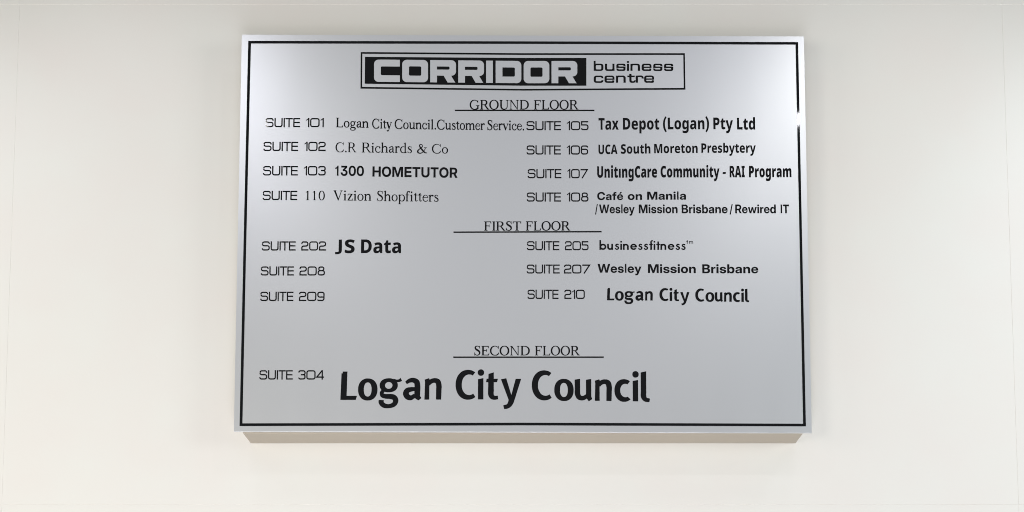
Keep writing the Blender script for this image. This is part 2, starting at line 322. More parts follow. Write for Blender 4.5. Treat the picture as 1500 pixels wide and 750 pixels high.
                      '217,470 201,468 175,462 157,456 125,440 105,426 97,418 78,399 64,383 50,361 40,341 30,315 24,293 18,253 18,203 20,201 20,185 '
                      '26,155 32,135 40,115 50,95 67,70 78,57 97,38 105,30 125,16 157,0 175,-6 201,-12|241,22 227,22 217,24 205,28 193,34 173,48 '
                      '161,60 151,73 134,101 120,137 112,171 110,189 108,217 108,239 110,267 116,303 120,319 128,341 134,355 144,373 161,396 173,408 '
                      '183,416 193,422 205,428 217,432 235,434 249,434 259,432 271,428 283,422 303,408 315,396 325,383 342,355 356,319 364,285 '
                      '366,267 368,239 368,217 366,189 360,153 356,137 348,115 342,101 332,83 315,60 303,48 293,40 283,34 271,28 259,24',
                 'p': '520|19,-212 213,-212 216,-211 216,-189 166,-177 157,-147 157,30 177,16 199,4 225,-6 243,-10 265,-14 279,-14 305,-14 327,-10 '
                      '345,-6 371,4 393,16 411,28 425,40 440,55 456,75 472,101 481,121 490,143 496,165 500,187 502,219 502,251 496,291 490,313 '
                      '478,343 466,365 456,381 440,401 425,416 411,428 383,446 357,458 327,466 305,470 265,470 231,463 207,455 187,446 157,426 '
                      '156,449 156,451 152,453 152,477 152,479 149,480 7,439 2,437 2,419 3,416 57,404 58,403 58,401 58,-149 51,-177 19,-188 16,-191 '
                      '16,-209|237,426 249,428 275,428 287,426 301,421 319,413 335,404 348,393 360,381 370,369 382,351 393,329 400,313 410,277 '
                      '414,247 414,209 410,179 406,163 400,143 393,127 385,111 376,95 360,75 347,62 329,48 311,39 301,35 287,30 275,28 249,28 237,30 '
                      '213,39 195,48 181,59 164,75 156,85 156,371 164,381 176,393 189,404 213,417',
                 'r': '370|19,-2 213,-2 216,-1 216,21 166,33 157,63 156,319 157,320 161,320 166,325 190,367 206,389 221,402 233,410 247,416 251,416 '
                      '256,415 256,405 258,399 264,385 273,375 287,365 299,360 319,360 331,362 343,368 351,375 360,385 366,399 368,411 368,425 '
                      '364,437 358,447 351,455 343,462 327,469 319,470 309,470 307,476 299,478 267,482 247,482 237,479 219,472 199,458 178,437 '
                      '170,429 157,410 156,449 156,451 152,453 152,477 152,479 149,480 7,439 2,437 2,419 3,416 57,404 58,403 58,401 58,61 51,33 '
                      '19,22 16,19 16,1',
                 's': '385|49,-10 63,-10 66,-9 76,37 79,43 91,25 101,14 119,3 133,-4 145,-8 171,-14 191,-16 205,-16 225,-14 243,-10 261,-4 277,4 '
                      '301,20 311,28 328,45 337,57 348,73 356,93 360,115 360,133 358,149 353,167 346,187 338,203 330,215 304,241 279,260 221,298 '
                      '177,320 155,334 148,341 140,353 132,369 126,385 132,399 140,411 153,424 167,433 181,438 189,438 211,438 225,434 237,428 '
                      '247,422 253,418 264,407 271,395 286,357 289,354 293,355 295,353 302,319 303,318 319,318 320,321 320,361 318,365 316,445 '
                      '314,449 314,467 313,470 299,470 296,469 288,437 287,435 285,434 273,446 255,458 241,465 223,472 193,478 171,478 155,475 '
                      '137,470 127,466 99,450 85,438 73,426 61,409 56,397 54,385 54,359 60,335 67,319 75,303 85,287 92,277 107,262 123,250 173,220 '
                      '207,196 243,174 258,161 268,149 274,137 279,119 280,103 280,95 276,83 266,63 256,49 243,38 223,29 207,25 187,22 165,24 145,28 '
                      '135,32 123,38 114,45 102,63 80,111 77,115 72,117 68,141 65,142 49,142 48,139 48,-7',
                 't': '310|183,602 149,602 87,530 32,473 31,472 15,472 14,471 12,469 12,437 15,434 97,434 98,433 98,91 98,89 102,87 106,59 113,41 '
                      '119,31 132,17 141,10 153,4 171,-2 189,-4 205,-4 215,-3 233,2 249,10 259,17 267,24 278,35 300,67 284,83 283,84 281,84 255,61 '
                      '245,54 233,50 217,50 209,51 197,56 188,63 184,69 184,87 186,91 186,433 187,434 281,434 282,437 282,469 282,471 279,472 '
                      '187,472 186,473 186,599 186,601',
                 'z': '440|49,472 48,469 48,331 48,329 51,328 65,328 68,329 90,413 93,418 151,432 263,432 266,431 38,29 38,-1 41,-2 401,-2 404,11 '
                      '410,95 412,97 416,147 416,151 413,152 399,152 396,151 370,65 367,61 365,60 299,38 151,38 149,39 392,441 392,471 389,472'},
 'serif': {'.': '230|137,-17 147,-12 160,1 167,11 172,21 174,33 174,51 169,69 164,79 151,92 141,99 131,104 119,106 101,106 83,101 73,96 60,83 53,73 '
                '48,63 46,51 46,33 51,15 56,5 69,-8 79,-15 89,-20 101,-22 119,-22',
           'C': '700|633,712 631,712 603,712 598,709 582,645 575,638 573,638 547,660 523,676 495,691 471,702 441,712 413,718 381,722 309,722 277,718 '
                '249,712 219,702 195,691 167,676 143,660 119,640 96,617 76,593 56,563 38,529 22,489 13,455 6,423 2,381 2,319 6,277 13,245 22,211 '
                '38,171 56,137 76,107 96,83 119,60 143,40 167,24 195,9 219,-2 249,-12 277,-18 309,-22 381,-22 413,-18 415,-18 416,-21 421,-26 '
                '429,-26 445,-22 487,-18 505,-14 525,-8 543,1 559,10 586,31 612,55 634,81 644,97 660,127 660,135 653,142 637,153 636,155 636,213 '
                '631,218 617,218 612,213 602,187 589,163 576,141 554,113 531,90 508,73 489,61 469,51 441,40 419,34 389,30 377,30 361,30 331,34 '
                '309,40 281,51 261,61 245,71 219,90 202,107 186,125 174,141 161,163 148,187 142,201 129,239 122,263 117,295 114,335 114,385 116,387 '
                '117,405 122,437 129,461 138,489 148,513 161,537 174,559 186,575 202,593 221,611 242,627 261,639 287,652 309,660 331,666 361,670 '
                '389,670 407,668 419,666 447,658 467,650 489,639 508,627 531,610 548,593 562,577 566,569 588,505 593,496 597,492 631,492 632,493 '
                '636,497 636,707',
           'D': '740|30,707 26,703 26,677 27,676 31,672 73,662 80,635 80,65 73,38 31,28 27,24 26,23 26,-3 27,-4 31,-8 305,-8 331,-8 379,-4 415,2 '
                '447,10 483,22 511,34 537,48 565,66 587,84 616,113 634,133 650,157 664,183 677,213 688,247 694,277 698,319 698,363 696,407 694,409 '
                '694,423 686,461 676,491 661,523 648,547 634,567 616,587 585,618 565,634 537,652 511,666 483,678 447,690 415,698 379,704 331,708 '
                '31,708|199,656 315,656 317,654 349,652 375,646 401,638 423,629 441,620 463,606 481,592 502,573 516,557 531,535 544,513 554,491 '
                '564,465 572,435 578,397 580,377 580,323 576,289 572,265 564,235 556,213 544,187 526,157 516,143 491,116 469,98 445,82 423,71 401,62 '
                '375,54 359,50 333,46 317,46 315,44 201,44 198,45',
           'E': '640|30,707 26,703 26,677 27,676 31,672 73,662 80,635 80,65 73,38 31,28 27,24 26,23 26,-3 27,-4 31,-8 563,-8 564,-7 568,-3 570,3 '
                '600,175 600,183 595,188 571,188 566,183 538,105 504,51 497,44 201,44 198,45 199,336 201,336 367,336 370,327 381,271 383,266 387,262 '
                '413,262 418,267 418,463 413,468 387,468 382,463 370,397 367,388 201,388 199,390 198,655 201,656 453,656 487,637 493,633 519,541 '
                '523,537 547,536 552,541 552,543 552,703 552,705 547,708 31,708',
           'F': '590|31,-8 263,-8 265,-8 268,-3 268,23 268,25 263,28 207,38 198,67 199,336 201,336 361,336 364,335 376,267 381,262 383,262 407,262 '
                '409,262 412,267 412,463 409,468 381,468 376,463 364,391 361,388 201,388 199,390 198,655 201,656 437,656 471,638 478,633 502,541 '
                '505,536 509,532 533,532 538,537 538,703 534,707 533,708 31,708 27,704 26,703 26,677 27,676 31,672 73,662 80,635 80,65 73,38 31,28 '
                '27,24 26,23 26,-3',
           'G': '760|633,712 631,712 603,712 598,709 582,645 575,638 573,638 547,660 523,676 495,691 471,702 441,712 413,718 381,722 309,722 277,718 '
                '249,712 219,702 195,691 167,676 143,660 119,640 96,617 76,593 56,563 38,529 22,489 13,455 6,423 2,381 2,319 6,277 13,245 22,211 '
                '38,171 56,137 76,107 96,83 119,60 143,40 167,24 195,9 219,-2 249,-12 277,-18 309,-22 381,-22 413,-18 416,-21 416,-25 421,-28 '
                '485,-24 523,-18 543,-12 571,0 631,32 659,32 663,36 664,37 664,237 670,259 673,262 719,272 723,276 724,277 724,303 719,308 471,308 '
                '470,307 466,303 466,279 466,277 471,272 547,262 550,259 556,233 556,127 542,109 521,88 497,70 479,59 457,48 429,38 401,32 387,32 '
                '385,30 369,30 355,30 353,32 327,34 303,41 279,50 259,60 237,74 219,88 198,109 181,131 162,159 147,189 138,209 128,239 122,265 '
                '116,295 114,321 114,379 116,405 122,435 128,461 136,485 147,511 159,535 172,557 188,579 204,597 219,612 243,630 261,641 283,652 '
                '303,659 327,666 339,668 353,668 355,670 385,670 387,668 413,666 437,659 457,652 479,641 497,630 521,612 536,597 552,579 568,557 '
                '574,547 591,499 596,493 597,492 631,492 632,493 636,497 636,707',
           'I': '290|35,-8 253,-8 255,-8 258,-3 258,23 258,25 255,28 217,36 212,39 204,67 204,635 210,659 213,662 255,672 258,675 258,677 258,703 '
                '255,708 37,708 35,708 30,703 31,677 35,672 73,664 78,661 86,633 86,65 78,39 73,36 35,28 31,23 30,-3',
           'L': '610|31,708 26,703 26,677 27,676 31,672 73,662 80,635 80,65 73,38 31,28 27,24 26,23 26,-3 27,-4 31,-8 549,-8 554,-3 580,171 580,183 '
                '575,188 551,188 546,183 518,105 484,51 477,44 201,44 198,45 198,633 207,662 255,672 258,675 258,677 258,703 255,708 253,708',
           'N': '760|34,-7 37,-8 223,-8 225,-8 228,-3 228,23 228,25 223,28 167,38 158,67 159,587 580,-3 585,-8 587,-8 633,-8 638,-5 638,-3 638,633 '
                '647,662 703,672 708,675 708,677 708,703 705,708 517,708 515,708 510,703 510,679 511,677 515,672 573,662 580,635 580,97 579,95 '
                '178,703 173,708 27,708 23,704 22,703 22,673 27,668 85,666 87,664 99,664 100,663 100,65 93,38 37,28 32,25 30,21 30,-3',
           'O': '740|479,-4 509,9 535,22 563,40 587,60 620,93 640,119 650,133 664,157 677,185 688,213 698,247 704,279 708,319 708,381 704,421 '
                '698,453 688,487 677,515 664,543 650,567 631,593 620,607 587,640 563,660 535,678 509,691 479,704 453,712 425,718 391,722 335,722 '
                '313,722 311,720 285,718 265,714 231,704 201,691 175,678 147,660 123,640 90,607 70,581 60,567 46,543 33,515 22,487 12,453 6,421 '
                '2,381 2,319 6,279 12,247 22,213 33,185 46,157 60,133 79,107 90,93 123,60 147,40 175,22 201,9 231,-4 257,-12 285,-18 319,-22 375,-22 '
                '397,-22 399,-20 425,-18 445,-14|349,670 373,670 395,666 417,660 439,650 457,640 479,624 501,602 519,580 536,555 546,537 558,511 '
                '570,477 580,437 584,413 588,375 588,355 588,325 584,287 580,263 570,223 558,189 546,163 536,145 522,123 506,103 488,85 471,70 '
                '457,60 439,50 417,40 389,33 373,30 361,30 337,30 315,34 293,40 271,50 253,60 231,76 209,98 191,120 174,145 164,163 152,189 140,223 '
                '130,263 126,287 122,325 122,345 122,375 126,413 130,437 140,477 152,511 164,537 174,555 188,577 204,597 222,615 239,630 253,640 '
                '271,650 293,660 321,667 337,670',
           'R': '690|30,707 26,703 26,677 27,676 31,672 73,662 80,635 80,65 73,38 31,28 27,24 26,23 26,-3 27,-4 31,-8 243,-8 248,-5 248,-3 248,23 '
                '248,25 245,28 239,30 207,38 198,67 198,321 201,322 317,322 320,321 324,315 536,-3 541,-8 693,-8 694,-7 698,-3 698,31 697,32 693,36 '
                '647,36 644,37 420,329 421,332 439,336 471,350 487,360 505,374 528,397 536,409 547,429 556,451 560,467 562,493 562,537 560,563 '
                '552,591 543,609 528,633 516,645 501,660 487,670 463,684 439,694 425,698 399,704 385,706 347,708 31,708|199,374 198,655 201,656 '
                '331,656 353,652 363,648 379,640 389,633 406,617 414,605 422,591 430,569 436,541 436,501 433,475 430,461 422,439 410,419 398,405 '
                '383,392 363,382 343,376 323,374',
           'S': '540|53,-20 79,-20 84,-15 95,56 97,55 110,37 118,29 129,18 137,12 161,-1 189,-12 225,-20 255,-22 287,-22 315,-16 339,-8 369,6 393,20 '
                '415,36 446,67 458,83 468,101 480,131 488,161 492,195 492,215 488,243 480,273 472,291 456,321 442,341 424,363 401,386 383,400 '
                '293,460 233,494 209,512 192,531 180,549 173,565 170,579 172,601 178,621 186,637 197,646 211,654 229,662 253,670 265,672 289,672 '
                '309,668 331,660 357,648 371,640 389,625 395,617 402,603 413,565 418,551 421,548 423,548 424,545 432,497 437,492 461,492 466,497 '
                '466,529 464,533 464,581 462,585 462,635 460,639 458,715 453,720 429,720 428,719 424,715 422,711 412,677 409,676 383,694 359,706 '
                '329,718 303,724 275,726 243,726 209,724 183,720 153,711 141,706 127,697 120,691 100,671 92,659 82,641 74,621 68,601 64,577 64,551 '
                '67,529 72,509 82,485 92,467 108,443 124,423 141,406 155,394 171,382 217,352 243,332 315,286 328,275 338,265 354,247 366,231 378,209 '
                '382,197 384,185 384,163 382,143 378,127 371,111 362,95 350,79 331,61 311,46 299,40 283,34 263,30 255,30 241,30 227,32 203,38 183,46 '
                '164,57 152,67 142,79 130,97 112,131 104,155 96,187 90,193 86,219 81,222 57,222 55,222 52,217 50,41 50,-15',
           'T': '650|439,-8 444,-3 444,23 439,28 387,38 378,67 378,655 381,656 523,656 565,635 568,633 590,531 595,526 619,526 624,531 624,533 '
                '628,703 623,708 17,708 12,703 12,657 14,653 14,573 16,571 16,531 21,526 45,526 50,531 72,633 75,635 117,656 259,656 260,655 260,65 '
                '253,38 201,28 197,24 196,21 196,-3 201,-8',
           'U': '740|24,707 20,703 21,677 25,672 73,662 80,635 80,237 86,231 88,195 98,151 110,121 117,107 128,87 148,61 167,42 193,20 209,10 231,-1 '
                '251,-9 279,-18 299,-22 335,-24 379,-24 415,-22 435,-18 467,-8 491,3 521,20 539,34 560,55 574,71 586,87 597,107 608,129 616,151 '
                '620,167 626,195 628,231 628,633 637,662 689,672 693,676 694,679 694,703 693,704 689,708 501,708 496,703 496,677 500,673 509,670 '
                '563,662 570,635 570,245 566,203 556,167 546,143 537,127 518,99 496,77 479,64 465,56 449,49 437,44 413,38 401,38 399,36 383,36 '
                '369,36 367,38 355,38 331,44 319,49 303,56 289,64 275,74 266,83 252,97 242,109 224,139 212,167 202,203 198,235 198,633 207,662 '
                '239,670 245,672 248,675 248,677 248,703 248,705 243,708 27,708',
           'a': '450|432,15 436,19 436,27 432,47 430,51 427,54 425,56 411,56 389,52 385,54 381,59 374,71 376,87 376,343 374,347 370,377 364,401 '
                '356,421 346,435 336,445 325,454 311,462 291,470 265,476 245,478 229,478 207,476 175,468 159,461 145,453 135,446 111,421 89,420 '
                '79,416 70,409 56,395 52,387 50,381 48,363 50,351 52,343 56,335 61,330 73,318 79,314 91,310 115,310 127,312 135,316 149,330 156,339 '
                '160,351 160,375 158,387 155,393 165,404 173,410 181,414 203,422 213,424 225,424 231,423 241,420 249,416 259,408 265,401 272,391 '
                '274,385 276,361 276,307 273,304 203,286 115,254 93,243 81,236 67,226 52,211 42,197 31,173 24,151 22,127 22,105 26,85 31,73 38,59 '
                '52,39 71,20 93,4 113,-6 133,-10 155,-10 169,-10 187,-6 211,3 229,12 243,22 259,36 283,60 285,60 286,59 288,49 294,37 302,27 311,18 '
                '321,10 331,4 347,-2 363,-6 385,-6 395,-3 409,2|276,251 276,249 276,121 219,80 201,70 189,67 177,66 161,68 151,73 142,81 136,89 '
                '129,101 124,113 123,121 124,133 128,147 134,159 147,174 157,182 179,198 213,220 249,239',
           'c': '440|327,-2 339,4 359,18 377,34 402,59 403,65 414,81 420,93 430,121 429,129 425,133 409,142 405,144 399,144 394,139 378,113 364,99 '
                '341,79 319,64 297,54 239,38 233,38 223,40 207,46 181,60 165,72 156,81 138,103 130,115 121,133 108,165 100,199 98,229 98,247 100,265 '
                '106,293 112,311 125,339 138,361 150,377 165,392 181,404 205,417 217,422 233,426 251,428 265,428 283,426 299,422 311,417 330,407 '
                '330,405 317,398 309,390 304,385 298,375 294,363 294,341 298,325 304,315 309,310 317,302 323,299 331,295 339,292 361,292 373,295 '
                '387,302 395,310 402,319 407,329 410,343 410,363 407,371 402,381 402,395 395,404 377,422 353,442 333,454 315,462 297,468 283,472 '
                '259,476 225,476 211,476 209,474 197,474 173,468 159,463 137,454 117,442 93,422 75,404 62,389 48,369 40,355 30,333 24,315 18,291 '
                '14,273 12,239 12,201 14,199 14,183 20,155 28,129 40,101 48,87 62,67 75,52 93,34 109,20 137,2 153,-5 173,-12 197,-18 209,-18 211,-20 '
                '249,-20 253,-22 261,-22 305,-10',
           'e': '450|251,476 205,476 183,472 155,464 133,454 117,444 101,432 82,415 66,397 48,371 37,349 28,329 20,303 14,273 14,257 12,255 12,217 '
                '14,183 18,161 24,139 32,117 48,85 60,67 73,52 89,34 103,22 123,8 145,-3 167,-12 191,-18 203,-18 205,-20 249,-20 253,-22 261,-22 '
                '311,-8 327,-2 349,10 364,23 390,49 406,71 412,81 428,121 427,129 423,133 407,142 403,144 397,144 392,139 379,118 363,118 359,114 '
                '344,89 330,73 323,66 309,59 297,54 243,39 239,38 235,34 225,34 211,38 187,50 166,67 146,89 130,115 116,149 110,169 106,189 104,217 '
                '104,243 104,253 107,254 437,254 442,259 442,267 438,295 432,317 419,349 408,371 396,389 374,415 355,432 345,440 333,448 319,456 '
                '289,468 265,474 253,474|376,303 375,302 115,302 114,303 118,317 125,333 138,359 152,379 166,393 187,410 201,417 211,422 225,426 '
                '245,428 265,426 279,422 289,417 303,410 324,393 338,379 352,359 365,333 372,317',
           'g': '490|477,460 435,462 401,462 385,458 373,454 337,436 335,436 319,450 295,464 267,474 251,478 225,480 193,480 191,478 179,478 155,472 '
                '135,464 111,450 91,434 82,425 70,411 58,393 50,377 44,363 38,341 36,329 36,319 36,281 38,259 44,237 50,223 58,207 75,184 91,166 '
                '105,155 105,153 81,136 62,117 55,107 48,91 46,75 46,55 46,45 50,31 57,17 64,7 79,-8 87,-13 44,-53 28,-73 22,-85 18,-97 18,-123 '
                '18,-131 22,-143 29,-157 36,-169 45,-180 63,-198 79,-210 95,-218 121,-226 143,-230 177,-234 203,-234 207,-236 261,-236 301,-232 '
                '321,-228 343,-221 367,-212 387,-202 403,-192 419,-178 432,-165 442,-151 454,-125 459,-103 460,-91 460,-59 456,-43 448,-27 436,-13 '
                '419,4 401,16 373,30 347,40 321,48 283,52 195,52 193,54 179,54 141,60 125,64 123,67 120,75 124,83 131,90 167,126 193,120 225,120 '
                '251,122 267,126 295,136 307,143 325,155 348,175 364,195 372,207 380,223 388,245 394,271 394,281 394,319 394,329 392,341 386,363 '
                '375,387 375,389 389,396 405,400 417,400 461,390 471,390 476,395 478,431 480,433 480,455 480,457|374,-105 374,-119 372,-125 368,-133 '
                '357,-144 339,-158 325,-166 305,-174 279,-180 251,-182 217,-182 177,-178 147,-172 123,-164 109,-156 98,-145 88,-127 84,-113 84,-109 '
                '90,-97 108,-73 123,-56 149,-36 173,-42 185,-42 187,-44 213,-44 217,-46 263,-46 265,-48 283,-48 303,-53 337,-66 353,-74 363,-81 '
                '369,-86 371,-89 374,-97|215,430 229,428 245,422 257,414 265,407 276,395 283,383 296,355 302,331 304,309 304,283 300,259 292,235 '
                '280,211 265,193 249,181 235,174 221,170 215,170 201,172 185,178 173,186 165,193 154,205 147,217 134,245 128,269 126,291 126,317 '
                '130,341 138,365 150,389 165,407 181,419 195,426 209,430',
           'i': '275|177,486 169,486 49,452 25,444 20,439 20,415 25,410 63,402 75,398 76,397 76,65 69,38 37,28 32,23 32,-3 37,-8 227,-8 232,-3 '
                '232,23 227,28 195,38 186,67 186,453 182,459 182,481|165,696 155,701 141,706 115,706 101,701 91,696 81,688 72,677 67,667 62,653 '
                '62,627 67,613 72,603 80,593 91,584 101,579 115,574 141,574 155,579 165,584 175,592 184,603 189,613 194,627 194,653 189,667 184,677 '
                '176,687',
           'l': '275|177,746 169,746 109,728 81,728 76,723 75,718 25,704 20,699 20,675 25,670 63,662 75,658 76,657 76,65 69,38 37,28 32,23 32,-3 '
                '37,-8 227,-8 232,-3 232,23 227,28 195,38 186,67 186,723 182,729 182,741',
           'm': '830|804,-5 804,-3 804,23 804,25 801,28 771,38 762,67 762,303 760,307 758,337 752,369 744,391 736,407 726,423 710,443 699,454 '
                '689,462 675,472 653,482 639,485 621,488 593,488 577,488 549,482 521,470 503,459 489,450 476,439 459,422 451,413 441,399 438,401 '
                '426,423 418,433 410,443 389,462 375,472 363,478 345,484 327,488 311,488 277,488 257,484 239,478 221,470 203,459 189,450 165,428 '
                '163,428 162,453 158,459 158,481 153,486 145,486 25,452 1,444 -4,439 -4,415 1,410 39,402 51,398 52,397 52,65 45,38 15,28 11,23 10,-3 '
                '15,-8 199,-8 204,-5 204,-3 204,23 204,25 201,28 171,38 162,67 163,323 174,335 198,367 211,378 227,388 245,397 263,404 273,405 '
                '285,403 301,398 315,390 325,381 334,371 342,359 348,345 350,333 352,281 352,65 345,38 315,28 311,23 310,-3 315,-8 499,-8 504,-5 '
                '504,-3 504,23 504,25 501,28 471,38 462,67 462,303 460,307 459,319 474,335 498,367 511,378 527,388 545,397 563,404 573,405 585,403 '
                '601,398 615,390 625,381 634,371 642,359 648,345 650,333 652,281 652,65 645,38 615,28 611,23 610,-3 615,-8 617,-8 799,-8',
           'n': '540|516,-5 516,-3 516,23 516,25 513,28 483,38 474,67 474,303 472,307 470,315 468,341 464,363 456,387 444,409 425,434 401,458 '
                '387,468 377,474 363,480 351,484 325,488 281,488 265,486 249,482 221,470 195,454 181,444 165,428 163,428 162,453 158,459 158,481 '
                '153,486 147,486 5,446 1,444 -3,440 -4,439 -4,415 0,411 7,408 51,398 52,397 52,65 45,38 15,28 11,23 10,-3 15,-8 199,-8 204,-5 204,-3 '
                '204,23 204,25 201,28 171,38 162,67 163,323 174,335 198,367 211,378 227,388 245,397 257,402 275,406 293,402 305,397 319,390 337,376 '
                '350,361 356,351 360,341 362,329 364,279 364,65 357,38 327,28 323,23 322,-3 327,-8 329,-8 511,-8',
           'o': '490|289,-16 305,-12 333,-1 355,11 371,22 383,32 408,57 421,75 436,99 446,121 452,139 458,159 462,181 464,201 464,241 462,275 '
                '458,297 446,335 438,353 428,371 416,389 404,403 383,424 371,434 355,445 339,454 317,464 305,468 279,473 265,474 263,476 227,476 '
                '213,476 187,472 171,468 143,457 121,445 105,434 93,424 68,399 55,381 40,357 30,335 24,317 18,297 14,275 12,255 12,215 14,181 18,159 '
                '30,121 38,103 48,85 60,67 72,53 93,32 105,22 121,11 137,2 159,-8 171,-12 197,-17 211,-18 213,-20 249,-20 263,-20|237,428 257,425 '
                '277,418 287,412 299,402 309,392 324,373 340,343 350,315 358,279 362,235 362,209 360,193 354,155 344,123 330,93 316,71 309,64 293,48 '
                '281,40 269,35 257,31 239,28 219,31 199,38 189,44 177,54 167,64 152,83 136,113 126,141 118,177 114,221 114,247 116,263 122,301 '
                '132,333 146,363 160,385 167,392 183,408 195,416 207,421 219,425',
           'r': '370|15,-8 217,-8 222,-5 222,-3 222,23 222,25 219,28 171,38 162,67 162,313 165,314 170,319 198,367 212,385 233,402 249,410 254,389 '
                '262,377 275,364 289,356 301,354 327,354 339,358 349,364 362,377 366,383 372,395 374,407 374,427 370,441 362,453 349,466 335,474 '
                '327,476 315,476 314,479 309,482 277,488 243,488 229,484 209,474 191,460 172,441 166,433 163,432 162,453 158,459 158,481 153,486 '
                '145,486 5,446 1,444 -3,440 -4,439 -4,415 0,411 7,408 51,398 52,397 52,65 45,38 15,28 11,23 10,-3',
           's': '385|47,-16 67,-16 71,-12 74,-7 81,26 98,9 109,0 123,-7 141,-14 157,-18 173,-20 185,-20 187,-22 209,-22 211,-20 229,-19 245,-16 '
                '269,-8 277,-4 305,15 334,43 341,51 353,69 360,83 364,97 364,109 366,111 366,137 364,153 356,181 348,199 338,215 329,226 313,242 '
                '285,264 221,306 173,330 161,338 152,347 145,359 136,377 134,385 138,395 146,407 161,422 171,428 183,431 193,432 209,431 221,428 '
                '233,422 247,414 260,401 267,387 280,353 285,348 290,347 294,317 296,315 299,312 323,312 326,317 326,337 322,449 320,453 320,471 '
                '315,476 295,476 294,475 290,471 283,446 265,460 255,466 227,478 211,482 195,484 167,484 153,482 133,476 123,471 105,462 93,454 '
                '81,444 67,430 60,421 54,411 50,401 48,387 48,361 50,347 55,331 61,315 70,297 81,281 104,257 119,244 173,212 203,191 239,168 255,156 '
                '262,145 270,129 274,115 274,105 270,87 264,73 250,53 241,45 229,38 219,34 203,30 187,30 185,28 165,30 143,36 129,43 120,49 109,65 '
                '85,115 78,123 73,144 69,148 47,148 42,143 42,-11',
           't': '310|187,608 147,608 146,607 130,591 82,533 29,478 11,478 10,477 6,473 6,433 11,428 91,428 92,427 92,87 96,81 100,55 104,43 108,35 '
                '116,23 129,10 149,-2 167,-8 187,-10 207,-10 225,-8 241,-2 255,6 267,14 283,31 298,51 306,63 306,71 287,90 285,90 277,90 249,65 '
                '241,60 229,56 221,56 213,56 197,64 190,71 190,83 192,87 192,427 193,428 283,428 288,433 288,473 283,478 193,478 192,479 192,603',
           'u': '540|3,474 2,473 2,441 6,437 17,434 55,432 58,429 58,163 58,161 54,157 54,151 58,123 58,107 64,77 72,57 82,41 106,17 117,8 133,-2 '
                '157,-12 167,-14 185,-16 205,-16 219,-14 241,-8 263,0 297,16 331,38 353,56 361,64 362,63 362,-15 367,-20 379,-20 507,2 513,4 517,8 '
                '518,9 518,31 517,32 507,42 462,75 462,473 458,477 457,478 311,478 306,473 306,441 310,437 321,434 359,432 362,429 362,151 361,148 '
                '325,116 291,94 269,83 247,74 227,70 215,70 201,71 189,76 176,87 169,97 166,103 164,121 164,165 162,171 158,175 158,177 158,473 '
                '153,478 7,478',
           'v': '490|-9,474 -10,473 -10,447 -5,442 17,436 21,433 214,-17 219,-22 265,-22 270,-17 274,-9 436,399 437,400 443,400 448,405 455,432 '
                '487,442 491,446 492,447 492,473 487,478 349,478 347,478 342,473 343,447 347,442 385,432 388,425 388,419 289,135 286,139 274,165 '
                '152,433 157,436 185,442 189,446 190,447 190,473 189,474 185,478 -5,478',
           'y': '500|71,-225 85,-228 119,-228 131,-224 163,-220 177,-215 193,-208 201,-202 215,-187 228,-169 236,-153 249,-119 254,-113 440,397 '
                '443,400 447,400 448,401 452,405 458,429 461,432 493,442 496,445 496,447 496,473 493,478 353,478 348,473 348,447 349,446 353,442 '
                '389,432 392,429 392,423 289,154 153,433 157,436 185,442 189,446 190,447 190,473 189,474 185,478 -5,478 -10,473 -10,447 -9,446 '
                '-5,442 17,436 20,433 22,429 214,-55 207,-71 184,-117 169,-139 165,-144 157,-150 149,-152 143,-144 129,-130 119,-125 105,-122 '
                '85,-122 71,-125 60,-131 47,-144 42,-151 38,-161 36,-177 38,-191 42,-199 47,-206 60,-219'},
 'grotesk': {'0': '620|303,712 299,710 273,710 247,706 213,696 189,686 165,672 145,658 117,630 102,613 84,585 71,559 56,523 48,497 40,461 36,435 '
                  '36,421 34,419 32,383 32,335 32,303 34,301 34,281 39,249 44,219 56,177 72,137 82,119 94,99 110,77 129,57 145,42 171,24 193,12 '
                  '219,2 247,-6 273,-10 317,-12 321,-10 347,-10 373,-6 409,5 431,14 459,30 475,42 487,52 502,67 518,87 528,101 540,121 550,141 '
                  '564,177 576,221 582,249 584,277 586,279 586,299 588,301 588,373 588,397 584,437 576,481 566,517 557,541 542,575 528,599 512,621 '
                  '498,637 477,656 447,677 427,688 413,694 395,700 373,706 347,710|321,588 331,588 351,582 367,574 373,570 385,559 398,545 406,533 '
                  '416,513 423,495 430,475 438,437 440,407 442,405 442,375 444,371 444,329 440,277 434,241 427,217 420,195 406,167 398,155 383,138 '
                  '367,126 359,122 351,118 331,112 301,112 289,113 269,118 253,126 245,132 229,148 223,155 212,171 204,187 196,207 190,225 182,263 '
                  '178,305 178,329 176,331 176,367 178,371 178,385 180,417 185,449 188,465 194,487 202,509 215,533 226,549 239,562 251,572 261,578 '
                  '275,584 289,587 301,588',
             '1': '440|309,0 310,1 310,699 309,700 227,700 224,699 206,641 150,581 145,578 60,555 60,461 61,460 63,460 129,474 189,510 190,509 190,1 '
                  '191,0',
             '3': '620|77,700 76,579 78,577 355,576 357,576 358,575 196,421 196,333 197,330 293,330 317,330 347,324 371,314 387,304 395,296 405,285 '
                  '414,271 420,257 424,239 424,213 420,187 412,169 402,151 383,132 365,121 345,113 323,108 295,108 269,112 251,119 241,124 229,132 '
                  '214,147 202,163 192,185 187,207 186,227 184,231 183,232 41,232 38,231 38,217 40,197 46,169 57,137 70,109 86,85 97,72 119,50 '
                  '135,38 153,26 185,10 207,2 229,-4 267,-10 295,-10 299,-12 317,-12 321,-10 349,-10 383,-4 415,4 437,13 461,25 485,40 512,63 524,77 '
                  '538,95 547,111 556,129 564,151 568,167 572,187 574,213 572,249 566,277 555,305 546,323 538,335 519,356 497,374 481,383 459,394 '
                  '435,402 407,408 393,408 391,410 356,411 381,436 538,581 538,699 537,700',
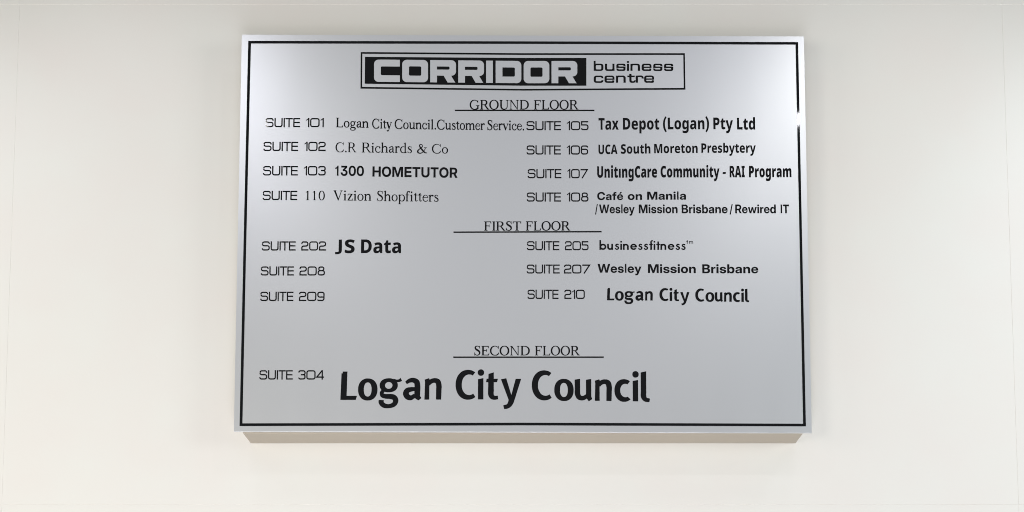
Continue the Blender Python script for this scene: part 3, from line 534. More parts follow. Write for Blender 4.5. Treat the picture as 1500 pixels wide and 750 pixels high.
             'B': '621|50,699 50,1 51,0 367,0 401,2 425,6 443,10 471,19 501,33 523,46 542,63 558,79 574,103 586,129 592,149 596,177 596,209 594,237 '
                  '588,259 576,285 560,309 541,328 521,342 497,354 479,360 463,364 451,364 446,367 459,370 479,378 499,388 519,402 538,421 548,435 '
                  '558,453 563,467 568,485 572,511 572,531 570,549 565,569 560,585 551,603 540,621 530,633 511,650 497,660 477,671 463,678 441,686 '
                  '421,691 399,696 351,700 51,700|200,121 200,295 201,298 339,298 367,294 387,287 395,284 407,276 419,264 428,253 436,235 440,211 '
                  '438,191 435,179 430,167 421,154 407,140 397,134 377,126 347,120 201,120|200,579 201,580 337,580 351,577 363,574 381,565 391,558 '
                  '402,547 411,531 416,517 418,505 418,487 416,477 411,461 404,447 392,435 379,425 359,416 341,412 321,412 201,412 200,413',
             'C': '699|529,30 563,52 587,74 606,93 628,123 646,155 658,185 670,227 672,241 672,249 519,250 517,247 514,233 505,211 496,193 488,181 '
                  '473,164 459,153 443,143 429,136 413,130 395,126 379,124 349,124 335,126 313,130 295,136 275,146 265,152 255,160 236,179 216,205 '
                  '204,229 198,245 190,273 186,295 184,317 184,343 182,347 184,389 190,427 198,455 212,487 230,515 249,534 265,548 277,555 295,564 '
                  '321,572 349,576 379,576 395,574 413,570 435,561 449,554 459,547 471,538 480,529 496,507 508,483 514,465 517,452 519,450 671,450 '
                  '672,451 672,461 664,497 652,531 639,557 622,585 604,609 581,632 565,646 543,661 515,677 481,692 457,699 437,704 403,710 377,710 '
                  '375,712 353,712 351,710 321,710 319,708 293,706 253,696 225,685 197,672 173,658 139,632 116,609 92,579 70,543 61,523 52,503 '
                  '44,479 38,455 30,409 28,377 28,323 30,291 38,245 44,221 58,183 71,157 82,137 108,101 118,89 137,70 151,59 177,40 205,24 231,12 '
                  '267,0 293,-6 319,-8 321,-10 351,-10 353,-12 375,-12 379,-10 403,-10 449,-2 475,6 503,17',
             'E': '589|559,0 559,132 205,132 204,133 204,287 205,288 531,288 532,291 532,415 531,416 204,417 204,419 204,567 205,568 559,568 560,699 '
                  '557,700 51,700 50,699 50,1 51,0',
             'H': '692|50,1 51,0 201,0 204,1 204,289 205,290 487,290 488,289 488,1 491,0 641,0 642,1 642,699 641,700 491,700 488,699 488,425 487,422 '
                  '205,422 204,425 204,699 201,700 51,700 50,699',
             'M': '866|50,699 50,1 51,0 199,0 200,1 200,367 198,489 196,493 196,519 197,522 226,421 252,337 370,1 373,0 495,0 500,11 611,333 630,393 '
                  '669,531 670,527 670,497 668,493 668,427 666,423 666,339 664,337 664,1 667,0 815,0 816,1 816,699 815,700 591,700 589,699 484,391 '
                  '446,261 436,221 435,218 433,217 384,387 276,699 275,700 51,700',
             'O': '719|427,-6 453,0 489,12 511,22 533,34 551,46 581,70 606,95 626,121 646,153 660,181 674,219 682,249 688,285 688,299 690,301 '
                  '690,333 692,337 692,363 690,367 690,397 684,437 678,467 668,499 658,523 638,561 622,585 600,611 581,630 551,654 533,666 511,678 '
                  '489,688 453,700 427,706 399,710 351,712 349,710 321,710 291,705 253,696 221,684 189,668 159,648 137,630 108,599 94,581 74,549 '
                  '58,517 48,491 38,453 32,423 28,385 28,345 28,313 30,311 30,291 36,257 44,223 54,193 69,161 82,137 100,111 120,87 149,60 171,44 '
                  '193,30 231,12 267,0 291,-5 321,-10 349,-10 351,-12 399,-10|345,576 373,576 387,574 407,570 421,565 441,556 451,550 465,540 '
                  '481,524 496,505 506,489 514,473 519,459 526,439 530,419 534,397 534,379 536,377 536,323 534,301 530,279 524,255 518,237 510,219 '
                  '500,201 487,183 469,164 445,146 429,138 409,131 391,127 373,124 345,124 343,126 329,126 311,130 299,134 277,145 265,152 252,163 '
                  '241,173 232,183 217,205 206,225 200,239 194,257 189,281 184,317 182,353 184,357 184,389 188,415 194,443 198,455 206,475 217,495 '
                  '224,507 237,522 255,540 271,552 295,564 311,570 329,574 343,574',
             'R': '628|50,699 50,1 51,0 203,0 204,239 205,240 323,240 325,239 445,0 607,0 608,1 595,27 471,269 473,271 497,284 521,302 536,317 '
                  '551,335 566,357 574,373 580,389 588,417 590,443 592,445 592,483 590,509 586,527 578,555 568,579 556,599 546,613 534,627 513,646 '
                  '489,662 471,672 453,680 423,690 405,694 375,698 345,700 51,700|204,571 205,572 343,572 365,567 381,562 393,556 405,548 422,531 '
                  '429,519 436,505 440,487 442,473 442,461 440,459 440,445 434,425 430,417 422,405 411,392 391,378 373,370 351,364 331,362 204,363 '
                  '204,365',
             'T': '615|383,0 384,1 384,567 387,568 593,568 594,569 594,699 593,700 21,700 21,568 229,568 230,567 230,1 233,0',
             'U': '678|49,700 48,699 48,223 54,183 63,155 68,141 77,123 96,93 115,72 141,48 155,38 183,22 205,12 233,2 257,-4 295,-10 325,-10 '
                  '329,-12 349,-12 353,-10 381,-10 421,-4 457,6 483,16 503,26 529,42 547,56 562,71 582,93 594,111 610,141 616,157 621,175 628,207 '
                  '630,227 630,699 627,700 481,700 478,699 478,245 478,233 474,215 466,195 454,175 439,158 419,142 395,130 381,126 357,122 329,122 '
                  '307,124 289,128 273,135 263,140 245,153 229,169 216,187 208,203 202,223 198,249 198,699 197,700',
             'W': '966|962,699 961,700 799,700 797,699 722,379 704,295 683,186 680,193 672,239 648,347 562,699 559,700 407,700 406,699 318,347 '
                  '292,229 285,191 283,184 252,343 169,699 167,700 5,700 4,699 190,1 193,0 361,0 363,1 464,391 483,481 486,473 492,437 508,369 604,1 '
                  '605,0 775,0',
             'a': '538|489,0 490,1 490,355 486,379 480,399 468,423 458,437 443,454 431,464 409,478 397,484 377,492 357,498 309,506 287,506 245,506 '
                  '219,504 195,499 167,492 147,484 121,470 105,458 90,445 80,433 70,419 61,401 54,385 48,363 46,343 46,339 47,338 183,338 186,351 '
                  '193,365 200,375 211,384 221,389 239,396 249,398 271,398 287,397 303,394 313,389 325,382 334,373 340,363 343,351 344,335 341,325 '
                  '337,319 329,313 319,308 307,305 283,300 185,290 147,281 123,274 97,262 81,252 67,240 52,223 41,203 35,187 32,177 30,163 30,151 '
                  '28,149 28,131 30,129 30,115 34,93 41,75 48,61 56,49 71,34 85,22 97,15 121,4 147,-4 173,-8 197,-8 225,-8 249,-4 263,0 277,6 293,14 '
                  '307,24 321,38 334,53 343,68 345,70 346,69 346,1 347,0|346,227 346,179 342,155 339,147 332,133 324,123 309,110 295,102 285,98 '
                  '269,94 255,92 229,92 213,95 197,101 187,108 176,119 172,127 170,141 170,153 172,163 177,171 182,177 197,190 209,196 227,202 '
                  '243,206 277,210 317,218 343,227',
             'b': '580|49,700 48,699 48,1 49,0 193,0 194,71 195,74 204,57 214,43 233,24 247,14 265,4 281,-2 295,-6 321,-10 345,-10 365,-10 389,-6 '
                  '403,-2 425,6 441,14 459,26 474,39 494,59 512,83 520,97 534,127 542,151 547,175 550,187 554,225 554,273 552,275 552,293 548,319 '
                  '540,349 530,377 518,401 504,423 490,441 473,458 453,473 433,485 409,496 389,502 361,506 331,506 315,506 293,502 267,493 249,484 '
                  '237,476 225,466 210,449 197,430 196,431 196,433 196,699 193,700|313,388 337,382 355,372 361,368 374,355 386,337 396,313 402,287 '
                  '404,259 404,227 402,207 396,183 384,157 371,140 362,131 351,122 335,114 321,110 295,108 271,112 259,116 247,122 229,136 214,153 '
                  '203,173 194,197 190,221 188,237 188,261 192,289 198,313 209,335 223,354 235,366 243,372 261,381 285,388',
             'e': '544|175,489 151,478 131,465 111,450 93,432 79,415 66,397 50,367 43,349 32,313 28,289 26,269 26,227 30,193 34,175 42,147 51,127 '
                  '62,105 77,83 89,68 109,48 131,31 147,21 163,12 189,2 217,-6 241,-10 265,-10 269,-12 287,-12 313,-10 339,-6 361,0 395,13 417,24 '
                  '439,38 455,52 476,73 490,91 502,113 512,139 515,155 514,157 383,158 380,155 375,143 367,132 353,118 333,107 321,102 301,98 263,98 '
                  '239,104 225,110 213,118 198,131 188,145 178,165 172,189 170,201 170,211 519,212 520,213 520,261 518,293 510,331 504,351 496,369 '
                  '487,387 474,409 456,431 440,447 425,460 397,478 381,486 361,494 333,502 309,506 289,506 287,508 261,508 259,506 237,506 215,502 '
                  '193,496|172,305 172,313 177,329 185,347 194,361 207,374 221,384 233,389 257,396 273,396 295,396 313,392 331,384 343,376 360,359 '
                  '370,343 376,329 381,305 380,303 379,302 173,302',
             'f': '367|101,0 245,0 246,1 246,379 249,380 347,380 348,383 348,495 347,496 247,496 246,543 248,553 253,565 259,573 269,580 281,584 '
                  '291,584 348,585 348,699 347,700 251,700 221,698 187,690 171,684 159,678 141,666 128,653 118,639 108,619 102,599 100,583 100,571 '
                  '98,569 98,497 97,496 11,496 8,495 9,382 11,380 97,380 98,379 98,1',
             'i': '243|49,0 193,0 196,1 195,496 49,496 48,495 48,1|38,617 44,599 50,587 64,573 75,564 87,558 103,554 117,552 139,554 149,556 167,564 '
                  '178,573 192,587 197,597 202,611 204,623 204,641 200,657 191,673 181,684 169,694 153,702 139,705 127,706 105,706 89,702 73,694 '
                  '62,685 52,675 44,661 40,649 38,637',
             'l': '235|61,714 60,713 60,1 61,0 173,0 174,1 174,713 173,714',
             'n': '569|521,0 522,1 522,333 520,335 520,353 516,375 508,401 496,427 486,443 476,455 464,467 451,478 435,487 411,498 397,502 375,506 '
                  '361,506 323,506 303,502 287,498 271,491 247,478 234,467 218,451 206,437 193,418 192,495 191,496 49,496 48,495 48,1 49,0 193,0 '
                  '196,1 196,287 199,311 202,323 208,337 216,349 231,364 241,370 257,376 275,380 287,380 299,380 317,376 333,370 345,361 352,355 '
                  '358,347 364,337 368,327 372,313 374,293 374,1 375,0',
             'o': '563|111,46 129,33 149,20 179,6 197,0 219,-5 245,-10 269,-10 273,-12 291,-12 293,-10 319,-10 353,-4 379,4 399,12 425,26 443,39 '
                  '455,48 478,71 491,89 504,109 516,133 525,159 530,175 536,209 536,235 538,237 538,257 536,261 536,285 530,321 524,341 516,363 '
                  '504,387 490,409 474,429 457,446 431,466 407,480 385,490 367,496 345,501 319,506 297,506 295,508 269,508 245,506 213,500 191,494 '
                  '165,484 149,476 119,456 104,443 86,425 72,407 59,385 50,369 40,343 33,315 28,285 26,253 26,225 28,223 28,205 34,175 44,141 50,127 '
                  '58,111 76,83 96,61|283,388 293,388 307,386 319,382 331,376 347,364 362,347 368,337 376,321 383,297 388,269 388,235 385,209 '
                  '378,179 367,157 354,139 346,131 337,124 319,114 297,108 271,108 259,110 245,114 229,122 221,128 210,139 196,157 184,183 178,207 '
                  '176,237 176,269 180,299 187,319 196,339 206,353 223,370 239,379 259,386 271,388',
             'r': '367|49,0 193,0 196,1 196,275 198,299 202,311 207,323 212,333 224,349 237,360 251,367 263,372 281,376 329,376 331,374 345,374 '
                  '353,374 354,375 354,497 353,498 291,498 269,494 247,486 237,480 227,472 216,461 204,441 191,411 190,413 190,495 189,496 49,496 '
                  '48,495 48,1',
             's': '507|93,464 74,447 56,425 44,401 38,379 36,359 36,339 38,315 45,295 56,273 64,263 74,253 91,239 107,229 135,216 167,206 279,186 '
                  '303,178 315,172 321,168 328,161 333,149 334,135 331,125 327,118 319,110 309,102 295,97 275,92 239,92 215,98 203,104 194,111 '
                  '185,120 178,129 172,143 170,155 169,157 167,158 25,158 24,155 26,137 34,109 45,87 60,65 87,38 111,22 129,13 151,4 179,-4 197,-8 '
                  '227,-10 229,-12 287,-12 307,-10 339,-4 365,4 385,12 401,20 423,34 435,44 448,57 460,73 467,85 473,97 480,119 482,129 484,151 '
                  '484,169 482,179 480,191 474,207 464,225 447,244 431,256 409,268 385,278 373,282 341,289 239,308 223,312 209,318 196,327 187,337 '
                  '182,349 182,361 185,369 191,379 197,386 205,392 213,396 225,400 255,404 275,402 289,398 299,393 311,386 322,375 328,365 334,351 '
                  '334,339 337,338 469,338 472,339 472,343 470,345 470,361 464,385 454,409 440,431 431,442 411,460 397,470 371,484 351,492 331,498 '
                  '313,502 285,504 283,506 257,506 217,506 177,500 161,496 137,488 111,475',
             'y': '540|61,-196 63,-196 175,-196 197,-193 213,-190 237,-180 257,-167 274,-151 288,-135 301,-113 318,-77 535,495 533,496 383,496 '
                  '382,495 298,245 271,154 268,157 242,247 160,495 157,496 7,496 4,495 168,73 194,5 194,1 182,-35 173,-55 168,-63 157,-74 147,-78 '
                  '137,-80 63,-80 61,-82',
             'é': '544|175,489 151,478 131,465 111,450 93,432 79,415 66,397 50,367 43,349 32,313 28,289 26,269 26,227 30,193 34,175 42,147 51,127 '
                  '62,105 77,83 89,68 109,48 131,31 147,21 163,12 189,2 217,-6 241,-10 265,-10 269,-12 287,-12 313,-10 339,-6 361,0 395,13 417,24 '
                  '439,38 455,52 476,73 490,91 502,113 512,139 515,155 514,157 383,158 380,155 375,143 367,132 353,118 333,107 321,102 301,98 263,98 '
                  '239,104 225,110 213,118 198,131 188,145 178,165 172,189 170,201 170,211 519,212 520,213 520,261 518,293 510,331 504,351 496,369 '
                  '487,387 474,409 456,431 440,447 425,460 397,478 381,486 361,494 333,502 309,506 289,506 287,508 261,508 259,506 237,506 215,502 '
                  '193,496|172,305 172,313 177,329 185,347 194,361 207,374 221,384 233,389 257,396 273,396 295,396 313,392 331,384 343,376 360,359 '
                  '370,343 376,329 381,305 380,303 379,302 173,302|440,705 299,705 216,561 216,557 317,557 440,703'},
 'humanist': {'(': '330|223,-188 235,-182 316,-131 302,-103 248,-11 232,21 222,45 210,81 200,119 192,159 184,215 182,261 180,263 180,281 180,337 '
                   '182,339 182,365 186,403 192,441 200,481 206,505 216,539 232,579 248,611 302,703 316,731 235,782 223,788 208,767 150,695 129,665 '
                   '105,627 94,607 84,585 64,529 54,495 48,467 39,417 36,387 34,385 30,319 30,281 32,235 36,199 42,163 54,105 68,59 80,25 91,1 '
                   '101,-19 126,-61 150,-95 208,-167',
              ')': '330|107,-188 122,-167 180,-95 201,-65 225,-27 236,-7 246,15 266,71 276,105 282,133 291,183 294,213 296,215 300,281 300,319 '
                   '298,365 294,401 288,437 276,495 262,541 250,575 239,599 229,619 204,661 180,695 122,767 107,788 95,782 14,731 28,703 82,611 '
                   '98,579 108,555 120,519 130,481 138,441 146,385 148,339 150,337 150,319 150,263 148,261 148,235 144,197 138,159 130,119 124,95 '
                   '114,61 98,21 82,-11 28,-103 14,-131 95,-182',
              'A': '694|694,1 454,701 453,702 239,702 234,693 0,1 3,0 183,0 222,131 229,150 465,150 468,145 511,0 691,0|347,590 372,485 388,425 '
                   '426,303 429,288 267,288 266,289 310,435 334,531 344,583',
              'C': '633|601,663 567,678 539,688 501,698 457,706 443,706 441,708 419,708 417,710 387,710 341,708 313,703 287,698 267,692 251,686 '
                   '221,672 203,662 185,650 159,628 136,605 115,577 101,555 84,521 74,495 66,469 60,443 54,403 52,359 52,317 54,315 54,297 56,273 '
                   '64,229 70,207 78,183 86,161 98,137 118,105 130,89 155,64 177,46 195,34 213,24 235,14 257,6 279,0 301,-4 351,-10 409,-10 413,-8 '
                   '437,-8 439,-6 469,-3 499,2 527,10 551,18 572,27 572,167 571,169 513,148 471,136 435,130 409,130 407,128 367,130 339,136 323,142 '
                   '311,148 301,154 285,166 273,179 258,199 244,227 238,245 232,269 226,307 226,345 224,347 226,351 226,371 226,389 232,425 236,443 '
                   '244,467 254,489 262,503 276,521 295,540 309,550 319,555 339,564 363,570 383,570 385,572 397,572 435,568 465,562 501,550 549,530 '
                   '600,655 602,661',
              'D': '719|80,1 81,0 331,0 373,4 405,10 423,14 445,20 473,30 495,40 523,56 551,76 565,88 582,105 600,127 622,161 634,185 648,223 '
                   '656,253 664,299 666,331 666,377 664,423 658,459 650,489 643,509 636,527 626,547 610,573 589,598 575,614 543,639 527,650 509,660 '
                   '473,675 441,686 389,696 367,698 329,700 81,700 80,699|249,138 248,139 248,561 249,564 323,564 325,562 337,562 361,560 391,551 '
                   '407,544 422,535 435,526 448,513 460,497 466,487 476,465 482,447 488,421 490,403 492,377 492,337 490,305 486,283 481,263 476,245 '
                   '468,227 462,215 446,193 434,181 419,168 397,156 369,146 339,140 321,138',
              'J': '420|343,700 191,700 190,699 190,143 192,95 194,93 194,91 186,79 175,70 161,62 147,57 135,54 113,52 35,52 19,50 18,49 22,-55 '
                   '23,-60 87,-60 91,-62 135,-62 161,-60 183,-56 201,-52 219,-46 239,-37 261,-26 287,-8 300,5 312,19 325,43 330,55 336,77 338,103 '
                   '340,105 340,119 344,121 344,699',
              'L': '559|81,700 80,699 80,1 81,0 523,0 524,1 524,135 523,138 249,138 248,139 248,699 245,700',
              'M': '936|856,699 855,700 631,700 630,699 472,189 469,186 467,187 466,189 462,201 306,699 305,700 81,700 80,699 80,1 81,0 227,0 230,1 '
                   '230,347 228,351 228,395 226,451 224,453 224,485 220,525 221,526 223,526 226,521 380,15 385,1 387,0 541,0 544,1 694,497 702,523 '
                   '705,526 708,525 708,517 706,515 704,443 702,441 702,375 700,371 700,1 703,0 855,0 856,1',
              'P': '614|81,0 247,0 248,239 249,240 317,240 369,244 401,250 433,260 453,269 469,277 495,294 518,317 526,325 540,345 548,359 558,381 '
                   '565,405 570,425 574,449 574,465 574,507 572,527 566,553 560,571 550,593 540,609 524,629 509,644 487,660 473,668 451,678 427,686 '
                   '401,692 365,698 321,700 81,700 80,699 80,1|248,379 248,561 248,563 315,564 317,562 333,562 351,558 361,554 375,546 387,534 '
                   '395,523 402,509 406,487 406,465 404,447 397,429 388,413 377,402 365,394 353,388 335,383 309,378 249,378',
              'S': '560|47,31 71,20 99,10 127,2 157,-4 187,-6 189,-8 217,-8 219,-10 261,-10 305,-8 333,-4 361,3 389,12 411,22 431,34 451,48 471,68 '
                   '486,85 500,107 514,139 522,169 524,189 524,229 520,257 514,279 502,305 490,323 469,346 447,363 429,375 405,389 381,401 311,432 '
                   '271,452 245,468 230,481 224,489 218,503 217,517 218,531 222,541 229,550 237,558 249,565 261,570 287,574 325,574 363,568 387,562 '
                   '423,550 469,531 472,535 516,647 521,661 519,663 489,676 459,686 425,696 389,704 359,708 337,708 335,710 281,710 257,708 233,704 '
                   '203,698 179,690 159,682 137,670 119,658 96,637 85,623 74,607 62,583 55,557 50,527 50,493 52,473 56,451 64,427 76,403 88,385 '
                   '111,362 119,354 139,340 165,324 207,302 255,282 297,262 321,248 335,238 346,227 352,217 356,203 356,189 355,179 350,165 343,156 '
                   '333,146 319,138 309,134 295,130 273,128 233,128 231,130 219,130 199,133 169,138 113,154 85,165 47,182 45,182 44,33',
              'T': '572|203,0 369,0 370,1 370,561 549,562 550,563 550,699 549,700 23,700 22,699 22,563 23,562 202,561 202,1',
              'U': '737|76,699 76,237 80,205 85,181 94,151 108,119 116,105 130,85 147,66 167,48 189,32 215,19 241,8 261,2 299,-6 315,-6 317,-8 '
                   '343,-10 393,-10 395,-8 411,-8 433,-6 455,-2 485,6 513,16 533,26 559,42 577,56 598,77 612,95 623,113 636,137 644,157 650,177 '
                   '658,213 662,253 662,699 659,700 495,700 494,699 494,281 492,245 488,219 480,195 472,179 464,167 456,159 445,150 435,144 415,136 '
                   '395,132 369,130 367,132 343,132 325,136 305,144 287,156 274,169 262,187 256,199 248,229 244,263 244,699 243,700 77,700',
              'a': '598|531,0 532,1 532,375 528,405 524,421 518,439 510,457 504,467 489,486 476,499 463,510 445,521 427,530 411,536 389,542 367,546 '
                   '337,548 279,548 277,546 237,544 211,540 183,534 155,526 117,512 95,501 94,499 94,497 141,390 145,390 161,398 193,410 241,424 '
                   '263,428 289,430 313,427 331,422 341,416 351,406 358,397 363,381 366,369 366,341 365,340 361,338 303,338 299,336 257,336 239,334 '
                   '217,332 177,324 155,318 139,312 113,299 95,288 85,280 72,267 60,251 53,237 46,221 40,199 38,181 38,167 38,133 44,101 48,87 54,73 '
                   '63,57 72,45 84,33 99,20 123,6 137,1 159,-6 185,-10 227,-10 229,-8 243,-8 261,-6 279,-2 301,6 315,13 327,20 345,34 364,53 380,71 '
                   '383,72 385,71 388,65 410,13 417,0|366,245 366,243 366,195 366,183 364,175 360,163 356,155 347,143 337,133 325,124 309,116 '
                   '289,111 275,110 257,110 245,112 231,119 223,124 219,129 214,135 208,149 206,161 206,179 208,189 212,199 216,207 225,218 237,226 '
                   '249,232 277,240 317,244',
              'b': '625|70,745 68,743 68,1 71,0 197,0 222,53 225,56 235,56 249,40 261,30 279,16 293,8 315,-2 339,-7 373,-10 395,-10 397,-8 411,-8 '
                   '435,-2 465,10 485,22 503,38 520,55 534,75 541,87 556,119 564,141 572,173 578,213 580,239 580,281 578,327 574,357 566,393 558,417 '
                   '548,441 538,459 526,477 501,504 481,520 465,529 445,538 425,544 403,548 359,548 335,544 311,536 291,526 277,516 265,506 252,493 '
                   '235,470 229,470 228,473 234,523 234,551 234,743 234,745|335,124 317,124 315,126 303,126 289,131 275,138 260,151 250,169 242,191 '
                   '236,223 234,249 234,301 236,325 242,355 251,377 260,391 269,400 277,406 289,411 303,415 323,416 325,418 327,416 343,415 363,408 '
                   '377,397 382,391 392,377 400,359 406,337 410,305 411,273 410,233 406,207 398,179 389,161 384,153 375,142 365,135 357,130 347,127',
              'd': '625|555,746 390,745 390,743 390,561 392,507 397,470 393,470 374,495 361,508 337,526 319,536 295,544 271,548 249,548 223,548 '
                   '203,544 181,538 155,526 131,510 118,497 102,481 87,459 77,441 66,417 56,385 50,357 46,327 44,285 44,233 46,231 46,209 52,173 '
                   '58,145 65,125 75,101 86,79 101,59 125,34 145,18 161,8 181,0 199,-5 227,-10 259,-10 295,-4 317,4 341,18 363,36 378,53 389,68 '
                   '393,70 395,69 398,65 428,3 431,0 555,0 556,1 556,743|295,414 319,414 339,409 359,400 372,389 381,375 388,361 392,349 400,313 '
                   '402,289 402,251 400,215 394,187 386,165 374,147 367,140 361,136 345,128 331,124 317,122 293,122 277,126 267,130 257,136 244,149 '
                   '231,167 222,187 216,213 212,243 212,277 214,311 221,341 231,367 242,385 257,399 275,410',
              'e': '595|185,526 157,511 137,498 127,490 110,473 100,461 86,441 70,411 62,391 53,357 48,335 44,287 44,247 46,215 52,181 62,147 76,117 '
                   '88,97 108,71 125,54 143,40 165,26 195,12 217,5 241,-2 265,-6 299,-10 335,-10 357,-10 405,-6 439,0 463,7 491,16 517,28 518,31 '
                   '518,149 517,150 485,136 455,126 423,118 401,114 377,112 345,112 341,110 339,112 313,112 295,116 277,122 265,128 251,138 238,151 '
                   '226,169 220,183 214,203 212,225 213,226 551,226 552,227 552,325 550,327 550,343 548,361 542,389 534,413 524,435 512,455 498,473 '
                   '484,487 465,504 453,512 431,523 411,532 377,542 353,546 327,548 301,548 275,548 233,541 213,536|216,335 218,355 224,375 228,385 '
                   '240,403 253,416 263,422 275,428 283,430 299,432 319,432 339,429 357,421 367,414 374,407 382,397 389,383 396,363 398,343 398,335 '
                   '397,334 217,334',
              'g': '625|555,538 415,538 414,537 412,533 402,475 399,472 397,472 378,495 357,514 333,529 315,538 295,544 263,548 245,548 223,548 '
                   '201,544 181,538 165,531 145,520 131,509 110,489 98,475 86,457 74,435 65,411 58,391 52,363 46,327 44,303 44,235 46,209 48,207 '
                   '50,181 56,153 64,127 75,101 82,87 100,59 112,45 128,31 141,20 161,8 181,0 199,-5 229,-10 247,-10 261,-10 289,-5 309,0 323,6 '
                   '343,18 358,31 376,49 389,67 393,68 396,67 394,65 390,23 390,-25 386,-43 383,-49 376,-63 367,-74 353,-86 333,-96 311,-102 '
                   '285,-104 245,-104 203,-102 167,-96 137,-88 105,-78 73,-64 72,-65 72,-203 73,-204 99,-214 137,-224 189,-232 223,-234 253,-234 '
                   '255,-236 293,-236 297,-234 327,-234 361,-230 381,-226 417,-216 441,-206 463,-194 483,-180 502,-163 518,-143 526,-131 538,-107 '
                   '544,-91 552,-59 554,-29 556,-27 556,537|291,418 311,418 333,416 345,412 353,408 367,398 380,383 388,367 396,341 400,315 402,285 '
                   '402,223 400,221 400,205 398,195 394,179 390,169 380,151 363,134 347,126 325,120 295,120 283,122 265,128 250,139 238,151 231,163 '
                   '226,173 219,199 214,231 212,273 214,275 214,307 218,333 228,365 236,381 246,395 251,400 269,412 281,416',
              'h': '646|70,745 68,743 68,1 71,0 233,0 234,1 234,263 236,267 236,293 242,331 246,347 257,373 264,385 278,399 287,406 301,412 315,415 '
                   '337,417 353,416 363,414 373,409 384,401 394,391 400,381 406,365 410,351 412,339 412,319 414,317 414,1 415,0 579,0 580,1 580,373 '
                   '576,403 570,429 562,451 556,463 548,475 533,494 519,507 505,518 483,530 455,540 429,546 403,548 373,548 349,546 329,541 307,534 '
                   '293,527 275,516 261,503 248,489 235,470 229,470 228,473 228,479 234,545 234,583 234,743 234,745',
              'n': '646|579,0 580,1 580,375 576,407 567,440 560,459 552,473 539,490 523,506 501,522 481,532 465,538 443,544 415,548 391,548 363,548 '
                   '361,546 349,546 323,540 297,530 285,524 261,508 241,488 232,479 225,468 219,468 217,469 195,537 193,538 71,538 69,538 68,1 71,0 '
                   '233,0 234,1 234,263 236,267 236,293 242,333 250,359 256,373 266,389 277,400 287,406 301,412 319,416 337,417 353,416 364,413 '
                   '379,406 387,400 396,389 403,375 407,363 411,345 414,319 414,1 415,0',
              'o': '618|153,508 129,490 115,476 98,457 84,437 70,411 62,391 52,357 48,333 44,301 44,253 48,207 56,171 62,153 70,133 87,103 96,89 '
                   '112,69 129,53 141,43 159,30 189,14 203,8 233,-1 253,-6 287,-10 311,-10 347,-8 367,-5 401,2 423,10 445,20 465,32 477,40 489,50 '
                   '504,65 524,89 534,105 542,119 555,151 566,187 570,209 574,251 574,289 570,331 563,361 554,391 541,419 530,439 514,461 503,472 '
                   '485,490 461,508 431,524 413,532 393,538 369,544 339,548 313,548 279,548 251,544 229,540 197,530 173,519|325,116 301,116 281,119 '
                   '263,126 255,132 245,142 236,153 231,163 222,185 216,213 214,235 212,277 214,281 214,311 221,347 226,365 231,375 236,385 244,397 '
                   '253,405 265,414 287,422 305,424 315,424 317,422 327,422 343,418 359,410 367,404 373,397 385,379 394,359 400,335 404,305 404,281 '
                   '404,235 402,233 402,217 400,205 394,181 389,169 384,157 377,147 364,133 355,126 347,122 337,118',
              'p': '625|70,-235 234,-235 234,-233 234,-15 234,9 229,56 235,56 244,45 255,34 279,16 295,6 309,0 341,-8 359,-10 393,-10 419,-6 441,0 '
                   '461,9 483,22 503,39 520,57 531,73 542,91 552,111 564,143 574,185 578,215 580,255 580,305 578,307 578,329 574,359 567,389 560,415 '
                   '552,435 540,459 526,479 510,497 497,510 481,522 467,530 443,540 429,544 405,548 383,548 365,548 335,544 321,540 307,534 291,526 '
                   '279,518 265,506 250,491 235,470 229,470 226,471 203,538 71,538 68,537 68,-233|333,124 317,124 301,127 289,130 277,136 271,140 '
                   '265,146 259,154 254,161 249,173 242,193 236,227 236,251 234,255 234,291 238,329 244,357 248,369 255,383 263,394 271,402 279,407 '
                   '289,412 303,416 323,417 343,415 361,409 377,398 386,387 395,371 404,347 408,327 410,295 411,273 410,231 404,197 398,177 394,169 '
                   '383,151 377,144 367,136 361,132 351,128',
              'r': '448|69,0 233,0 234,1 234,281 236,283 236,299 242,323 252,343 258,351 270,363 287,375 305,383 327,390 353,392 385,392 419,387 '
                   '421,388 434,507 434,525 436,527 436,541 435,543 405,548 385,548 365,548 347,545 323,538 299,526 279,512 265,500 246,479 238,469 '
                   '227,451 225,450 218,451 193,538 71,538 69,538',
              's': '499|45,21 87,6 121,-1 149,-6 165,-6 167,-8 219,-10 259,-10 285,-8 321,-2 343,4 359,10 373,17 393,28 411,42 422,53 436,73 446,93 '
                   '453,115 458,137 458,175 456,203 448,229 440,245 430,259 415,276 397,290 375,304 339,322 245,360 219,374 208,383 204,389 202,395 '
                   '202,405 202,409 206,417 211,422 221,428 235,432 247,434 273,434 301,430 335,422 377,408 407,396 444,481 453,503 452,505 417,520 '
                   '389,529 341,542 311,546 299,546 297,548 269,548 237,548 195,544 175,540 143,530 117,518 103,509 90,499 76,487 67,475 56,457 '
                   '50,443 46,429 44,413 44,371 48,345 55,327 67,305 79,290 93,277 113,262 133,250 175,230 249,200 273,188 283,182 288,177 298,167 '
                   '302,157 302,147 300,139 294,129 285,123 275,118 261,115 245,114 243,112 215,112 193,114 167,118 113,130 77,142 45,156 44,153 '
                   '44,23',
              't': '431|151,650 146,641 105,537 27,486 24,483 24,481 24,415 25,414 89,414 90,413 90,173 92,169 92,141 94,123 96,109 104,81 113,63 '
                   '124,45 130,39 149,20 163,12 179,4 213,-6 225,-8 241,-8 243,-10 259,-10 289,-10 313,-8 337,-4 353,0 395,14 401,17 402,19 402,137 '
                   '401,138 375,130 347,124 327,122 303,122 285,128 279,132 268,143 263,153 258,169 258,175 258,413 259,414 395,414 396,537 393,538 '
                   '259,538 258,541 258,649 257,650',
